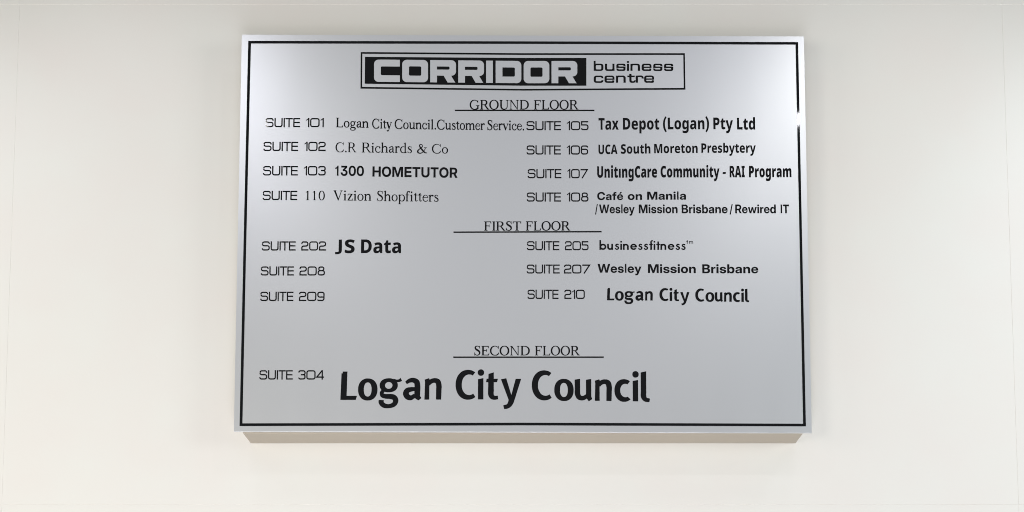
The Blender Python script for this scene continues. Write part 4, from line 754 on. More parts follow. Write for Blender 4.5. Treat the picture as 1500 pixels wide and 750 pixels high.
              'u': '646|67,538 66,173 68,153 72,125 82,93 94,69 112,45 127,30 141,20 159,10 179,2 207,-6 219,-8 235,-8 237,-10 275,-10 303,-6 323,-2 '
                   '341,4 363,14 383,27 395,36 412,55 421,68 429,68 432,63 451,1 453,0 577,0 577,538 575,538 413,538 412,537 412,273 410,269 410,245 '
                   '403,205 400,191 391,169 384,155 373,144 361,134 347,128 335,124 323,122 311,122 299,122 281,126 269,132 260,139 250,151 245,161 '
                   '240,173 236,189 234,201 234,225 232,229 232,537 231,538 69,538',
              'x': '597|8,1 11,0 195,0 197,2 204,13 296,171 299,173 401,0 587,0 588,1 410,275 580,537 579,538 393,538 299,378 296,381 205,538 19,538 '
                   '18,537 18,535 185,275',
              'y': '577|43,-228 75,-234 99,-234 101,-236 129,-236 155,-234 181,-230 209,-222 225,-215 243,-206 259,-196 271,-186 298,-159 314,-137 '
                   '336,-99 358,-49 576,533 577,537 575,538 407,538 304,213 296,181 292,155 289,154 288,155 286,159 284,179 274,223 175,537 173,538 '
                   '1,538 0,537 2,531 212,9 212,5 198,-31 185,-53 176,-67 166,-79 149,-92 129,-100 109,-102 75,-102 41,-98 40,-225 41,-227'},
 'humanist_heavy': {'-': '340|304,323 303,324 37,324 35,324 35,216 37,214 303,214 304,217',
                    'A': '712|712,1 481,701 479,702 229,702 226,697 0,1 3,0 207,0 210,5 242,129 245,132 469,132 472,129 505,0 709,0|355,582 357,582 '
                         '358,581 372,513 396,417 431,286 285,286 282,287 320,427 346,535',
                    'C': '636|605,661 561,680 531,690 497,698 455,706 441,706 439,708 417,708 415,710 385,710 339,708 313,704 287,698 259,689 '
                         '231,678 205,664 181,648 153,624 136,607 110,573 94,545 78,511 65,469 56,431 54,405 52,403 50,361 50,317 54,273 62,229 '
                         '70,199 84,161 100,129 114,107 139,78 159,58 189,36 209,25 233,14 255,6 277,0 325,-8 373,-10 407,-10 427,-8 477,-2 525,10 '
                         '559,22 575,30 575,188 571,188 527,170 489,158 465,152 431,146 415,146 371,146 351,150 339,154 321,162 303,174 284,193 '
                         '272,211 260,237 252,263 246,303 244,335 244,373 246,395 250,421 256,445 264,467 276,491 284,503 292,513 311,530 319,536 '
                         '333,544 357,552 377,554 413,554 445,550 475,542 509,529 547,512 550,515 598,639 605,659',
                    'I': '431|397,0 398,1 398,107 395,109 313,140 310,143 310,559 315,562 393,590 398,593 398,699 397,700 35,700 34,699 34,593 '
                         '43,588 111,564 120,559 120,143 119,140 43,112 34,107 34,1 35,0',
                    'P': '620|77,0 263,0 264,1 265,232 267,232 341,232 343,234 367,234 401,240 419,244 439,251 473,266 501,285 518,299 533,317 '
                         '544,331 553,347 568,379 574,399 580,427 584,465 582,501 580,527 574,553 566,575 557,593 550,605 533,626 519,640 499,656 '
                         '475,670 457,678 435,686 411,692 371,698 349,700 327,700 77,700 76,699 76,1|265,386 265,546 267,548 313,548 333,546 345,544 '
                         '363,536 376,525 386,511 390,501 393,487 394,481 394,457 390,439 382,423 372,411 365,404 357,399 341,392 315,386',
                    'R': '664|76,699 76,1 77,0 263,0 264,1 264,253 267,254 313,254 461,0 673,0 675,1 472,305 497,320 515,334 538,355 548,367 562,387 '
                         '573,409 580,425 585,445 590,479 590,509 586,543 582,559 573,581 564,599 550,619 529,640 507,655 493,663 461,678 435,686 '
                         '409,692 383,696 369,696 367,698 325,700 77,700|265,398 265,556 267,556 317,556 329,556 347,552 359,548 367,544 379,536 '
                         '388,525 392,519 396,509 398,499 399,485 398,465 394,447 388,435 380,423 363,411 353,406 335,400 313,398 267,398',
                    'U': '742|72,699 72,273 72,241 76,211 82,181 91,153 106,119 114,105 128,85 146,65 163,50 189,32 215,19 241,8 269,0 301,-6 325,-8 '
                         '367,-10 395,-10 437,-6 461,-1 497,8 521,18 535,24 549,32 573,48 589,62 608,81 620,97 635,121 646,143 656,171 664,201 '
                         '668,225 670,269 670,699 669,700 483,700 482,699 482,275 480,273 480,255 478,241 474,221 466,199 458,185 447,172 433,162 '
                         '417,155 399,150 377,148 357,148 335,152 323,157 303,168 290,181 280,195 272,213 268,225 264,245 262,271 262,699 261,700 '
                         '73,700',
                    'a': '611|547,0 548,1 548,379 546,381 546,395 542,413 534,439 522,463 516,473 505,486 489,502 477,512 461,522 441,532 419,540 '
                         '399,545 375,550 357,550 355,552 291,552 289,550 243,548 241,546 215,544 177,536 149,528 117,516 91,504 94,493 114,447 '
                         '142,383 145,380 195,400 243,414 281,420 305,420 317,418 333,411 343,404 350,397 358,381 360,369 360,347 357,344 299,344 '
                         '295,342 251,342 249,340 229,340 227,338 201,336 173,330 147,322 115,308 95,295 81,284 70,273 58,257 54,249 48,237 42,221 '
                         '38,205 38,193 36,191 36,157 38,121 46,89 54,71 60,61 66,51 76,39 91,26 107,14 127,4 149,-4 167,-8 183,-10 209,-10 241,-8 '
                         '259,-6 283,0 299,6 319,16 343,34 363,54 377,70 379,72 381,72 386,65 419,0|362,241 362,191 358,173 348,155 331,138 317,130 '
                         '301,125 287,122 273,122 263,124 251,128 244,133 235,142 230,149 226,165 226,187 228,197 234,209 240,217 248,223 265,232 '
                         '291,238 311,240 335,240 337,242 361,242',
                    'e': '606|145,508 125,492 104,471 90,453 74,427 60,395 54,377 46,341 44,311 42,309 42,289 42,229 44,227 46,199 50,179 58,153 '
                         '68,129 79,109 98,81 121,58 137,44 155,32 177,20 201,10 227,2 253,-4 279,-8 321,-10 363,-10 365,-8 393,-8 427,-3 447,0 '
                         '477,8 505,19 529,30 529,164 527,164 497,150 469,140 439,132 419,128 385,124 359,124 333,124 317,126 293,132 279,139 '
                         '265,148 256,157 244,173 239,183 234,195 230,215 230,219 233,220 564,221 564,223 564,331 562,355 558,379 552,401 542,427 '
                         '534,443 516,469 508,479 485,500 469,512 451,522 439,528 413,538 391,544 357,550 337,550 335,552 299,552 285,552 249,548 '
                         '221,541 197,534 169,522|234,339 236,355 242,377 248,389 257,400 273,414 285,420 299,423 313,424 333,423 341,422 351,418 '
                         '367,408 374,401 383,387 390,373 394,359 396,339 393,338 237,338',
                    'g': '630|565,542 405,542 402,537 390,477 389,476 387,476 372,495 355,512 331,529 311,540 293,546 275,550 249,552 221,552 '
                         '199,548 177,542 157,533 141,524 121,508 108,495 92,475 82,459 71,437 62,415 54,391 48,363 44,337 42,305 42,253 44,205 '
                         '48,177 55,149 63,123 71,103 82,81 94,63 107,48 124,31 139,19 157,8 175,0 197,-6 219,-8 221,-10 239,-10 269,-8 287,-4 305,2 '
                         '317,8 327,14 346,29 364,47 379,68 383,68 384,65 380,41 378,17 378,-19 376,-33 372,-43 366,-53 357,-64 343,-74 325,-82 '
                         '299,-87 273,-90 251,-90 247,-88 221,-88 193,-86 159,-80 129,-72 65,-49 65,-204 75,-208 113,-220 141,-226 185,-232 205,-232 '
                         '207,-234 249,-234 253,-236 291,-236 295,-234 321,-234 347,-232 373,-228 407,-220 431,-212 453,-202 475,-190 497,-174 '
                         '511,-160 526,-143 541,-117 548,-103 554,-87 562,-55 564,-37 564,-23 566,-21 566,541|301,406 319,406 337,404 351,398 '
                         '357,394 366,385 375,373 383,355 390,329 392,313 392,287 394,283 394,243 392,239 392,215 388,195 384,181 376,165 372,159 '
                         '363,150 357,146 345,140 327,136 305,136 287,138 277,142 267,148 257,158 250,167 242,185 236,205 232,233 232,253 232,303 '
                         '234,305 236,331 242,353 252,375 258,383 267,392 283,402 293,406',
                    'i': '319|67,0 251,0 252,1 252,541 251,542 67,542 66,541 66,1|252,721 244,733 237,740 231,744 209,754 191,758 171,760 141,760 '
                         '117,756 101,750 89,744 83,740 76,733 69,721 64,709 62,697 60,673 62,671 62,655 68,637 72,629 78,621 89,612 111,602 135,596 '
                         '147,596 183,596 203,601 223,608 233,614 244,623 250,633 256,645 260,665 260,691 256,711',
                    'm': '980|918,1 918,373 916,375 916,395 914,409 912,421 906,443 900,459 890,479 880,493 868,505 859,514 841,526 825,534 805,542 '
                         '769,550 749,552 717,552 679,548 647,538 633,532 619,524 597,508 580,491 569,477 565,476 563,477 561,479 549,494 536,507 '
                         '523,518 507,528 487,538 463,546 441,550 413,552 379,552 361,550 335,544 311,536 295,528 279,518 266,507 248,489 239,476 '
                         '235,476 232,477 212,529 206,541 205,542 67,542 64,541 65,0 251,0 252,1 252,259 254,299 259,329 262,345 268,361 272,369 '
                         '280,381 287,388 297,396 311,402 325,404 349,404 363,398 371,392 378,385 385,373 390,361 394,345 396,331 396,301 398,297 '
                         '398,1 399,0 583,0 584,1 584,253 586,303 590,329 594,345 600,361 607,375 614,385 619,390 631,398 641,402 657,404 673,404 '
                         '687,402 699,396 704,391 714,381 719,371 724,359 728,341 730,325 730,297 730,1 733,0 915,0',
                    'n': '657|593,0 594,1 594,379 592,399 588,421 580,447 574,461 565,477 555,490 546,501 531,513 513,526 497,534 477,542 443,550 '
                         '425,552 383,552 357,548 339,544 317,536 301,528 287,520 271,507 252,489 239,472 237,470 233,470 230,473 208,537 205,542 '
                         '65,542 64,1 67,0 251,0 252,1 252,257 254,295 258,323 264,345 270,361 276,373 288,387 299,395 315,402 333,404 349,404 '
                         '363,402 371,398 378,393 388,383 395,369 400,357 406,327 406,313 406,1 409,0',
                    'o': '625|129,494 112,477 94,457 82,439 69,415 58,389 50,361 46,341 42,303 42,255 42,235 46,205 54,171 60,153 66,139 77,117 '
                         '92,93 105,77 124,57 141,42 159,30 189,14 209,6 237,-2 255,-6 273,-8 287,-8 289,-10 315,-10 351,-8 381,-4 399,1 423,8 '
                         '439,15 465,28 491,46 513,68 530,87 542,105 558,137 566,157 574,187 578,209 582,241 582,273 582,303 578,337 572,365 562,395 '
                         '548,425 535,445 520,465 507,480 481,502 463,514 437,527 423,533 389,544 371,548 337,552 289,552 253,548 225,542 199,534 '
                         '175,523 153,511|319,130 297,130 283,134 269,142 258,153 252,161 246,173 240,189 236,209 232,245 232,287 234,321 240,353 '
                         '246,369 256,387 269,400 283,408 295,411 305,412 329,412 341,408 356,399 370,385 380,365 386,343 390,323 392,293 392,251 '
                         '390,221 386,201 378,173 368,155 353,140 347,137 335,132',
                    'r': '460|65,0 251,0 252,1 252,277 255,301 258,315 268,335 281,348 293,358 305,364 315,368 331,372 355,374 357,376 389,376 '
                         '411,374 429,370 432,371 448,533 448,545 447,546 413,552 377,552 355,547 333,540 317,532 305,524 283,506 262,485 250,469 '
                         '243,457 241,456 235,456 233,457 206,537 203,542 67,542 64,541',
                    't': '451|157,650 109,538 27,480 26,477 26,403 27,402 89,402 92,401 92,149 96,113 102,91 108,75 114,63 126,45 149,22 161,14 '
                         '177,6 193,0 217,-6 249,-10 263,-10 297,-10 299,-8 321,-8 355,-2 389,8 411,16 419,20 420,21 420,23 420,155 419,156 417,156 '
                         '387,146 363,140 347,138 321,138 307,142 296,149 287,159 282,169 280,185 280,401 281,402 411,402 412,403 412,541 411,542 '
                         '281,542 280,543 279,650 277,650',
                    'u': '657|65,542 64,541 64,161 70,123 78,97 92,69 110,45 121,34 139,21 161,9 177,2 205,-6 217,-8 235,-10 271,-10 291,-8 309,-4 '
                         '325,0 347,8 367,18 387,32 404,49 417,68 427,68 451,0 591,0 592,1 592,541 591,542 407,542 404,541 404,281 404,259 402,257 '
                         '402,245 398,219 392,195 386,179 378,165 368,155 359,148 345,142 327,138 315,138 297,140 291,143 281,148 272,157 264,169 '
                         '260,179 254,203 252,219 252,243 250,247 250,541 249,542',
                    'y': '598|51,-228 89,-234 107,-234 111,-236 139,-236 141,-234 161,-234 181,-232 217,-224 235,-217 255,-208 269,-200 283,-190 '
                         '291,-184 309,-166 333,-135 354,-101 366,-77 382,-39 584,503 598,541 597,542 409,542 406,541 314,237 304,199 302,175 '
                         '301,174 299,172 296,175 294,207 288,233 196,541 195,542 1,542 0,541 212,11 212,7 208,-5 196,-29 186,-45 170,-65 155,-76 '
                         '147,-80 135,-84 117,-86 83,-86 50,-81 50,-83 50,-225 50,-227',
                    'ı': '319|67,0 251,0 252,1 252,541 251,542 67,542 66,541 66,1'},
 'grotesk_medium': {'/': '353|349,732 229,732 226,731 2,-101 3,-106 126,-105 350,725 350,731',
                    'B': '621|51,700 50,1 53,0 365,0 395,2 435,8 469,18 497,31 519,44 539,60 550,71 559,83 568,95 573,105 586,133 592,155 596,187 '
                         '596,209 593,229 590,247 582,271 570,293 556,311 537,330 519,342 495,354 467,362 447,364 446,365 446,367 479,378 491,384 '
                         '513,398 520,405 540,425 551,443 560,461 566,483 570,505 570,535 566,559 560,581 550,603 542,615 530,631 517,644 499,658 '
                         '489,664 467,675 451,682 433,688 409,694 383,698 349,700|197,298 199,298 351,298 375,294 399,284 413,274 424,263 433,249 '
                         '440,233 442,213 442,193 439,179 434,165 425,152 416,143 407,136 389,127 367,120 353,118 335,118 331,116 198,117 '
                         '196,119|196,411 196,581 198,583 325,584 327,582 347,581 367,576 377,572 387,566 400,555 410,541 416,529 420,515 420,505 '
                         '420,479 416,465 408,449 401,440 391,430 385,426 375,421 363,416 349,412 335,410 199,410',
                    'I': '250|71,0 199,0 200,1 200,699 199,700 71,700 70,699 70,1',
                    'M': '863|50,699 51,0 195,0 198,1 198,373 196,377 196,449 194,453 194,501 194,519 195,522 228,409 256,323 371,1 373,0 491,0 '
                         '494,3 606,321 640,431 669,533 670,529 670,511 666,355 666,1 667,0 811,0 812,1 812,699 811,700 595,700 592,699 484,385 '
                         '462,313 433,209 430,213 406,301 382,379 270,699 267,700 53,700',
                    'R': '627|51,700 50,1 53,0 199,0 200,1 200,241 201,242 323,242 326,241 447,0 605,0 606,1 595,23 482,241 468,271 485,280 507,294 '
                         '528,313 543,329 558,349 572,375 580,395 586,417 590,445 590,469 590,495 586,523 577,553 567,577 560,591 541,617 522,637 '
                         '509,648 495,658 475,669 457,678 435,686 405,694 391,696 361,698 359,700 345,700|200,575 201,576 341,576 365,571 381,566 '
                         '397,558 411,548 422,537 430,525 435,515 442,495 444,479 444,453 440,435 433,419 422,401 409,388 395,379 377,370 353,364 '
                         '335,362 201,362 200,363',
                    'T': '613|233,0 379,0 382,1 382,571 383,572 591,572 592,573 592,699 591,700 23,700 20,699 21,572 231,572 232,571 232,1',
                    'W': '963|958,699 957,700 801,700 798,699 718,359 694,245 683,185 681,178 650,325 558,699 555,700 407,700 406,699 318,349 '
                         '298,261 281,178 246,351 164,699 161,700 5,700 4,699 4,697 20,637 192,1 193,0 357,0 358,1 454,367 464,407 481,489 508,369 '
                         '604,1 605,0 769,0 771,1',
                    'a': '535|486,1 486,355 482,381 474,405 462,427 450,443 435,458 417,471 393,484 379,490 353,498 335,502 305,506 283,506 245,506 '
                         '223,504 195,499 173,494 147,484 131,476 109,461 95,450 84,437 74,425 67,413 58,395 52,379 48,363 46,343 46,339 47,338 '
                         '179,338 184,357 188,365 194,373 205,384 219,392 235,398 247,400 267,401 289,400 303,396 317,389 325,384 334,375 341,363 '
                         '344,353 346,339 344,329 340,321 333,314 321,308 299,303 271,298 219,294 187,289 157,283 135,277 113,269 91,258 77,248 '
                         '60,231 46,213 36,191 33,177 30,159 30,131 30,115 32,105 38,83 44,69 60,45 75,30 95,16 111,8 127,2 149,-4 175,-8 225,-8 '
                         '251,-3 263,0 279,6 295,15 311,26 324,39 336,55 345,70 346,69 346,67 347,0 485,0|345,229 346,227 346,173 344,157 339,145 '
                         '330,129 321,118 305,106 289,98 271,92 253,90 223,90 201,96 189,102 176,113 172,119 168,129 166,139 166,149 168,161 176,175 '
                         '185,184 193,190 205,196 227,203 309,218 333,224',
                    'b': '577|49,700 48,699 48,1 49,0 189,0 190,71 191,74 201,57 208,47 214,39 233,22 247,12 261,5 277,-2 291,-6 319,-10 339,-10 '
                         '361,-10 383,-6 399,-2 417,4 437,14 453,24 471,38 486,53 502,73 518,99 530,125 540,155 544,173 550,211 550,231 550,267 '
                         '548,301 544,321 536,353 526,379 514,403 504,419 488,439 463,464 449,474 433,484 407,495 383,502 363,506 343,506 313,506 '
                         '289,501 261,492 245,483 224,467 208,451 193,430 192,431 192,433 192,699 189,700|315,106 301,106 287,106 265,110 243,120 '
                         '229,130 219,141 208,155 196,179 188,205 184,237 184,261 186,263 186,281 190,299 199,325 210,345 218,355 230,367 245,378 '
                         '257,384 269,388 291,392 305,392 317,390 335,385 351,378 367,365 378,353 383,345 394,325 402,299 406,273 406,231 403,207 '
                         '398,183 386,157 382,149 372,137 363,128 353,120 337,112',
                    'd': '577|529,700 387,700 386,699 386,431 385,429 371,449 357,464 341,478 321,490 301,498 279,504 249,506 215,506 195,502 '
                         '167,494 153,488 131,475 113,462 92,441 77,423 66,407 53,381 42,355 36,335 30,305 28,283 28,263 26,261 26,237 28,233 28,207 '
                         '32,179 38,153 46,129 62,95 70,81 87,59 105,40 119,28 137,16 165,3 179,-2 203,-8 223,-10 247,-10 265,-10 287,-6 301,-2 '
                         '315,4 331,12 345,22 357,32 368,45 376,55 387,75 388,73 388,1 389,0 527,0 530,1|267,106 245,111 235,115 225,120 217,126 '
                         '207,136 192,155 182,177 174,205 172,233 172,273 176,299 182,321 191,339 204,359 221,374 239,384 257,390 273,392 285,392 '
                         '309,388 321,384 333,378 351,364 367,345 379,323 388,299 392,277 392,263 392,225 390,211 386,191 378,171 372,159 364,147 '
                         '347,130 331,118 313,110 291,106',
                    'e': '542|171,488 147,476 131,465 107,446 88,427 74,409 58,383 50,367 42,347 38,335 30,299 26,257 26,237 28,235 28,211 32,185 '
                         '40,155 50,129 59,111 72,89 84,73 106,51 131,30 151,18 173,8 193,0 207,-4 241,-10 265,-10 269,-12 287,-12 307,-10 327,-8 '
                         '361,0 383,8 401,16 423,29 445,44 454,53 476,75 492,99 504,123 512,151 512,155 511,156 383,156 376,141 366,127 351,114 '
                         '337,106 321,100 305,96 269,96 257,97 235,102 219,110 204,121 191,135 183,147 172,171 168,187 166,211 167,212 517,212 '
                         '518,265 516,267 516,283 514,303 508,331 500,355 492,373 484,389 472,409 458,427 437,448 415,466 403,473 383,484 359,494 '
                         '331,502 307,506 285,508 261,508 223,504 199,498|168,303 170,321 178,343 188,359 201,374 215,384 231,392 251,398 269,400 '
                         '281,400 299,398 313,394 333,385 347,375 356,367 364,357 372,343 378,327 382,305 382,303 381,302 169,302',
                    'i': '239|49,0 189,0 192,1 191,496 49,496 48,495 48,1|199,647 196,659 187,674 177,686 163,696 149,702 129,706 109,706 95,704 '
                         '83,699 67,690 57,680 48,669 40,651 38,639 38,623 40,613 44,601 52,587 62,577 75,567 89,560 103,556 119,556 135,556 151,561 '
                         '163,566 177,576 188,589 196,603 199,615 200,629',
                    'l': '235|179,714 61,714 60,713 60,1 61,0 179,0 180,1 180,713',
                    'n': '566|517,0 518,1 518,335 512,375 504,401 492,427 480,445 470,457 457,470 437,484 417,494 405,498 383,504 369,506 353,506 '
                         '321,506 297,502 283,498 267,491 249,482 235,472 220,457 202,437 191,420 190,423 189,496 49,496 48,495 48,1 49,0 189,0 '
                         '192,1 192,287 193,301 196,319 202,335 211,349 222,361 233,370 249,378 263,382 279,384 295,384 307,382 323,378 341,368 '
                         '353,356 362,345 368,331 372,319 374,305 374,287 376,283 376,1 377,0',
                    'o': '561|429,30 451,48 468,63 486,85 494,97 503,113 514,135 522,157 530,189 534,229 534,267 530,303 523,333 516,355 500,389 '
                         '486,411 471,428 453,446 431,464 413,475 401,482 383,490 365,496 349,500 319,506 293,508 269,508 243,506 219,502 197,496 '
                         '179,490 157,480 133,466 109,448 94,433 80,417 66,397 50,367 44,353 34,321 30,301 30,289 28,287 28,261 26,257 26,237 28,235 '
                         '28,209 32,187 39,159 46,137 59,111 72,89 90,67 107,50 121,38 145,22 165,12 183,5 209,-3 229,-8 241,-8 243,-10 289,-12 '
                         '293,-10 317,-10 339,-6 365,0 383,6 405,16|291,392 311,388 321,384 333,378 348,367 356,359 366,345 374,331 380,317 386,295 '
                         '390,267 390,229 388,211 380,179 370,157 356,137 339,122 317,110 303,106 289,104 271,104 257,107 245,110 235,114 225,120 '
                         '217,126 207,136 200,143 192,155 182,177 174,205 172,233 172,271 176,299 180,313 186,329 196,347 210,363 225,376 235,382 '
                         '249,387 257,390 271,392',
                    'r': '363|49,0 189,0 192,1 192,277 192,291 198,315 206,333 216,347 229,360 249,372 267,377 283,380 311,380 315,378 349,378 '
                         '350,379 350,497 349,498 329,498 325,500 301,500 299,498 281,498 257,492 239,484 223,472 207,453 195,431 187,412 186,495 '
                         '185,496 49,496 48,495 48,1',
                    's': '504|101,469 85,457 76,449 68,441 58,427 46,405 38,379 36,357 36,333 38,323 40,311 44,299 51,285 57,275 66,263 83,246 '
                         '107,230 133,218 151,212 173,206 283,186 309,176 317,171 324,165 332,155 334,147 334,135 331,123 325,114 315,104 305,99 '
                         '287,92 275,90 263,90 239,90 225,92 211,96 199,102 190,109 180,119 173,131 169,141 165,156 27,156 24,155 28,133 32,117 '
                         '40,97 52,75 65,60 85,40 107,24 117,19 139,8 157,2 177,-4 209,-10 241,-12 273,-12 303,-10 327,-6 351,0 373,8 395,19 417,32 '
                         '431,44 444,57 458,75 470,99 476,119 480,143 480,163 478,179 470,205 460,223 451,234 443,242 431,252 411,264 383,276 '
                         '357,284 331,290 239,306 223,310 207,317 195,324 184,335 180,343 179,349 178,361 182,373 186,379 199,392 209,398 221,402 '
                         '241,406 263,406 277,403 289,400 305,392 315,384 324,373 330,363 334,351 335,338 467,338 465,361 459,387 449,411 438,429 '
                         '424,445 413,455 397,468 377,479 359,488 337,495 311,502 295,504 273,506 239,506 215,506 185,502 161,496 137,488 115,478',
                    'w': '793|788,495 785,496 637,496 636,495 590,321 570,233 556,161 551,146 508,323 462,493 459,496 333,496 332,495 280,307 '
                         '241,146 238,153 204,309 155,495 153,496 7,496 5,495 158,1 159,0 303,0 305,1 364,199 393,309 397,320 428,199 486,1 489,0 '
                         '633,0 635,1',
                    'y': '536|63,-196 171,-196 189,-194 209,-190 225,-184 247,-172 265,-156 283,-135 297,-113 308,-91 316,-71 531,495 529,496 '
                         '385,496 382,495 300,251 269,149 264,161 237,251 156,495 153,496 7,496 5,495 196,1 179,-43 172,-59 164,-69 157,-76 145,-82 '
                         '135,-84 63,-84 62,-85 62,-195'},
 'geometric': {'b': '540|-1,744 -4,741 -4,-1 -1,-4 113,-4 116,-1 116,23 117,26 127,19 143,10 163,2 181,-4 197,-8 223,-12 267,-12 291,-8 317,-1 '
                    '347,10 375,26 397,42 410,55 428,73 440,89 451,107 460,123 468,143 474,161 478,177 482,203 482,247 478,271 474,289 468,307 '
                    '460,327 444,355 428,377 415,390 397,408 375,424 347,440 327,448 309,454 291,458 267,462 223,462 221,460 207,459 181,454 163,448 '
                    '143,440 127,431 117,424 116,427 116,741 113,744|249,342 269,339 293,331 311,321 330,305 344,287 354,267 360,245 362,221 359,201 '
                    '351,177 341,159 325,140 307,126 287,116 265,110 241,108 221,111 197,119 179,129 160,145 146,163 136,183 130,205 128,229 131,249 '
                    '139,273 149,291 165,310 183,324 203,334 225,340',
               'e': '530|193,460 167,454 149,448 133,441 111,430 95,419 69,398 48,375 36,359 26,343 16,323 8,303 0,273 -4,247 -4,233 -4,203 -2,201 '
                    '-1,187 2,169 8,147 16,127 26,107 36,91 48,75 60,61 79,44 95,31 111,20 133,9 149,2 175,-6 193,-10 209,-12 237,-12 267,-10 293,-4 '
                    '317,4 347,19 365,31 381,44 400,61 412,75 424,91 426,95 426,99 423,102 401,104 323,146 319,144 306,129 293,118 287,114 267,104 '
                    '249,99 233,98 231,96 215,98 203,101 187,107 173,114 154,129 144,141 136,153 129,167 122,185 125,186 459,186 462,189 462,201 '
                    '464,203 464,217 464,247 462,249 461,263 458,281 452,303 444,323 434,343 424,359 412,375 400,389 381,406 365,419 349,430 327,441 '
                    '311,448 285,456 267,460 251,462 223,462|124,269 124,271 129,283 136,297 143,307 154,321 167,332 173,336 193,346 211,351 227,352 '
                    '229,354 249,351 267,346 287,336 293,332 306,321 317,307 327,291 336,271 335,268',
               'f': '300|79,-4 193,-4 196,-1 196,367 197,368 251,368 253,370 254,371 254,451 251,454 197,454 196,455 196,561 193,564 185,564 184,565 '
                    '182,587 180,589 180,613 180,621 188,637 197,648 205,654 217,654 229,652 255,652 258,655 260,735 257,738 211,744 195,744 177,741 '
                    '161,735 145,726 132,715 118,701 100,679 88,657 80,635 76,615 72,589 72,573 70,571 70,555 66,535 67,530 74,529 76,527 76,455 '
                    '75,454 -1,454 -4,451 -4,371 -3,370 -1,368 75,368 76,367 76,-1',
               'i': '190|9,-4 123,-4 126,-1 126,451 123,454 9,454 6,451 6,-1|124,587 130,601 132,613 132,627 130,639 126,649 120,659 109,670 99,678 '
                    '85,684 73,686 59,686 47,684 37,680 27,674 16,663 8,653 2,639 0,627 0,613 2,601 6,591 12,581 23,570 33,562 47,556 59,554 73,554 '
                    '85,556 95,560 105,566 116,577',
               'm': '760|643,-2 644,-1 644,269 642,297 634,329 628,345 612,375 594,399 578,415 563,428 545,440 525,450 509,455 493,459 467,462 '
                    '443,462 429,460 411,455 395,450 375,440 351,423 336,409 321,392 319,392 298,415 275,434 265,440 245,450 229,455 213,459 187,462 '
                    '163,462 147,459 131,455 115,450 95,440 85,434 84,435 84,451 81,454 -1,454 -3,452 -4,451 -4,-1 -2,-3 -1,-4 81,-4 84,-1 84,265 '
                    '86,285 91,301 100,323 113,341 123,352 137,362 149,368 161,372 177,374 189,374 199,372 211,368 223,362 237,352 247,341 260,323 '
                    '268,305 272,293 276,273 276,265 276,-1 278,-3 279,-4 361,-4 364,-1 364,265 366,285 371,301 380,323 393,341 403,352 417,362 '
                    '429,368 441,372 457,374 469,374 479,372 491,368 503,362 517,352 527,341 540,323 548,305 552,293 556,273 556,265 556,-1 559,-4 '
                    '641,-4',
               'n': '510|402,-3 404,-1 404,253 402,283 392,321 382,345 369,367 352,391 331,412 317,424 299,435 287,442 269,450 251,456 235,459 '
                    '219,462 181,462 149,456 131,450 117,444 116,445 116,451 113,454 -1,454 -2,453 -4,451 -4,-1 -3,-2 -1,-4 113,-4 116,-1 116,251 '
                    '119,269 122,281 128,295 140,313 151,324 163,332 175,337 191,342 203,342 217,340 229,336 241,329 253,320 263,308 272,295 278,281 '
                    '281,269 284,251 284,-1 287,-4 401,-4',
               's': '390|207,466 197,466 171,466 151,464 129,456 107,444 85,426 75,416 63,401 52,381 44,355 42,339 42,323 44,321 44,309 46,301 '
                    '52,287 56,279 66,265 91,240 139,204 167,189 193,178 205,171 215,155 220,141 220,133 217,125 210,111 200,97 195,93 185,87 163,80 '
                    '151,79 141,81 127,86 117,92 107,103 84,139 78,147 75,148 71,148 17,112 12,107 12,103 37,59 48,43 64,27 77,16 95,5 119,-6 '
                    '137,-10 149,-12 175,-12 201,-7 225,0 239,7 251,14 263,24 278,39 298,65 308,83 314,97 318,111 320,123 320,155 316,179 310,197 '
                    '303,211 298,221 288,235 275,250 265,258 241,272 199,290 161,316 149,326 142,333 145,345 148,351 154,357 167,367 175,371 181,374 '
                    '189,374 203,374 215,370 220,365 242,335 243,334 249,334 307,378 308,381 308,385 288,419 279,430 265,443 255,450 243,456 225,462',
               't': '290|193,-4 196,-1 196,367 197,368 251,368 253,370 254,371 254,451 251,454 197,454 196,455 196,641 195,642 193,644 79,644 76,641 '
                    '76,455 75,454 -1,454 -3,452 -4,451 -4,371 -1,368 75,368 76,367 76,-1 79,-4',
               'u': '510|-2,453 -4,451 -4,197 -2,167 8,129 18,105 31,83 48,59 69,38 83,26 101,15 113,8 131,0 149,-6 165,-9 181,-12 219,-12 251,-6 '
                    '269,0 283,6 284,5 284,-1 287,-4 401,-4 402,-3 404,-1 404,451 403,452 401,454 287,454 284,451 284,199 281,181 278,169 272,155 '
                    '260,137 249,126 237,118 225,113 209,108 197,108 183,110 171,114 159,121 147,130 137,142 128,155 122,169 119,181 116,199 116,451 '
                    '113,454 -1,454'},
 'council': {'C': '557|483,670 467,682 451,692 419,708 393,718 361,725 323,730 289,730 287,728 277,728 253,725 221,718 199,710 173,698 147,682 '
                  '123,664 110,651 88,629 68,603 52,577 39,551 26,521 18,497 10,465 4,433 0,391 0,331 2,307 10,259 18,227 26,201 32,187 38,173 '
                  '52,145 69,119 84,99 106,75 131,52 147,40 167,28 195,14 223,4 247,-2 275,-6 315,-8 317,-6 339,-6 357,-4 391,4 419,14 443,26 463,38 '
                  '487,56 492,61 439,142 419,128 405,121 389,114 375,110 349,106 329,106 315,108 303,110 289,114 265,125 255,130 241,140 219,162 '
                  '205,179 193,197 178,227 170,247 164,267 158,295 154,327 154,353 154,387 156,411 162,447 170,475 184,509 196,531 210,551 229,572 '
                  '243,584 255,592 273,602 293,610 321,616 345,616 357,616 369,614 391,608 413,598 425,590 438,605 481,663 484,667',
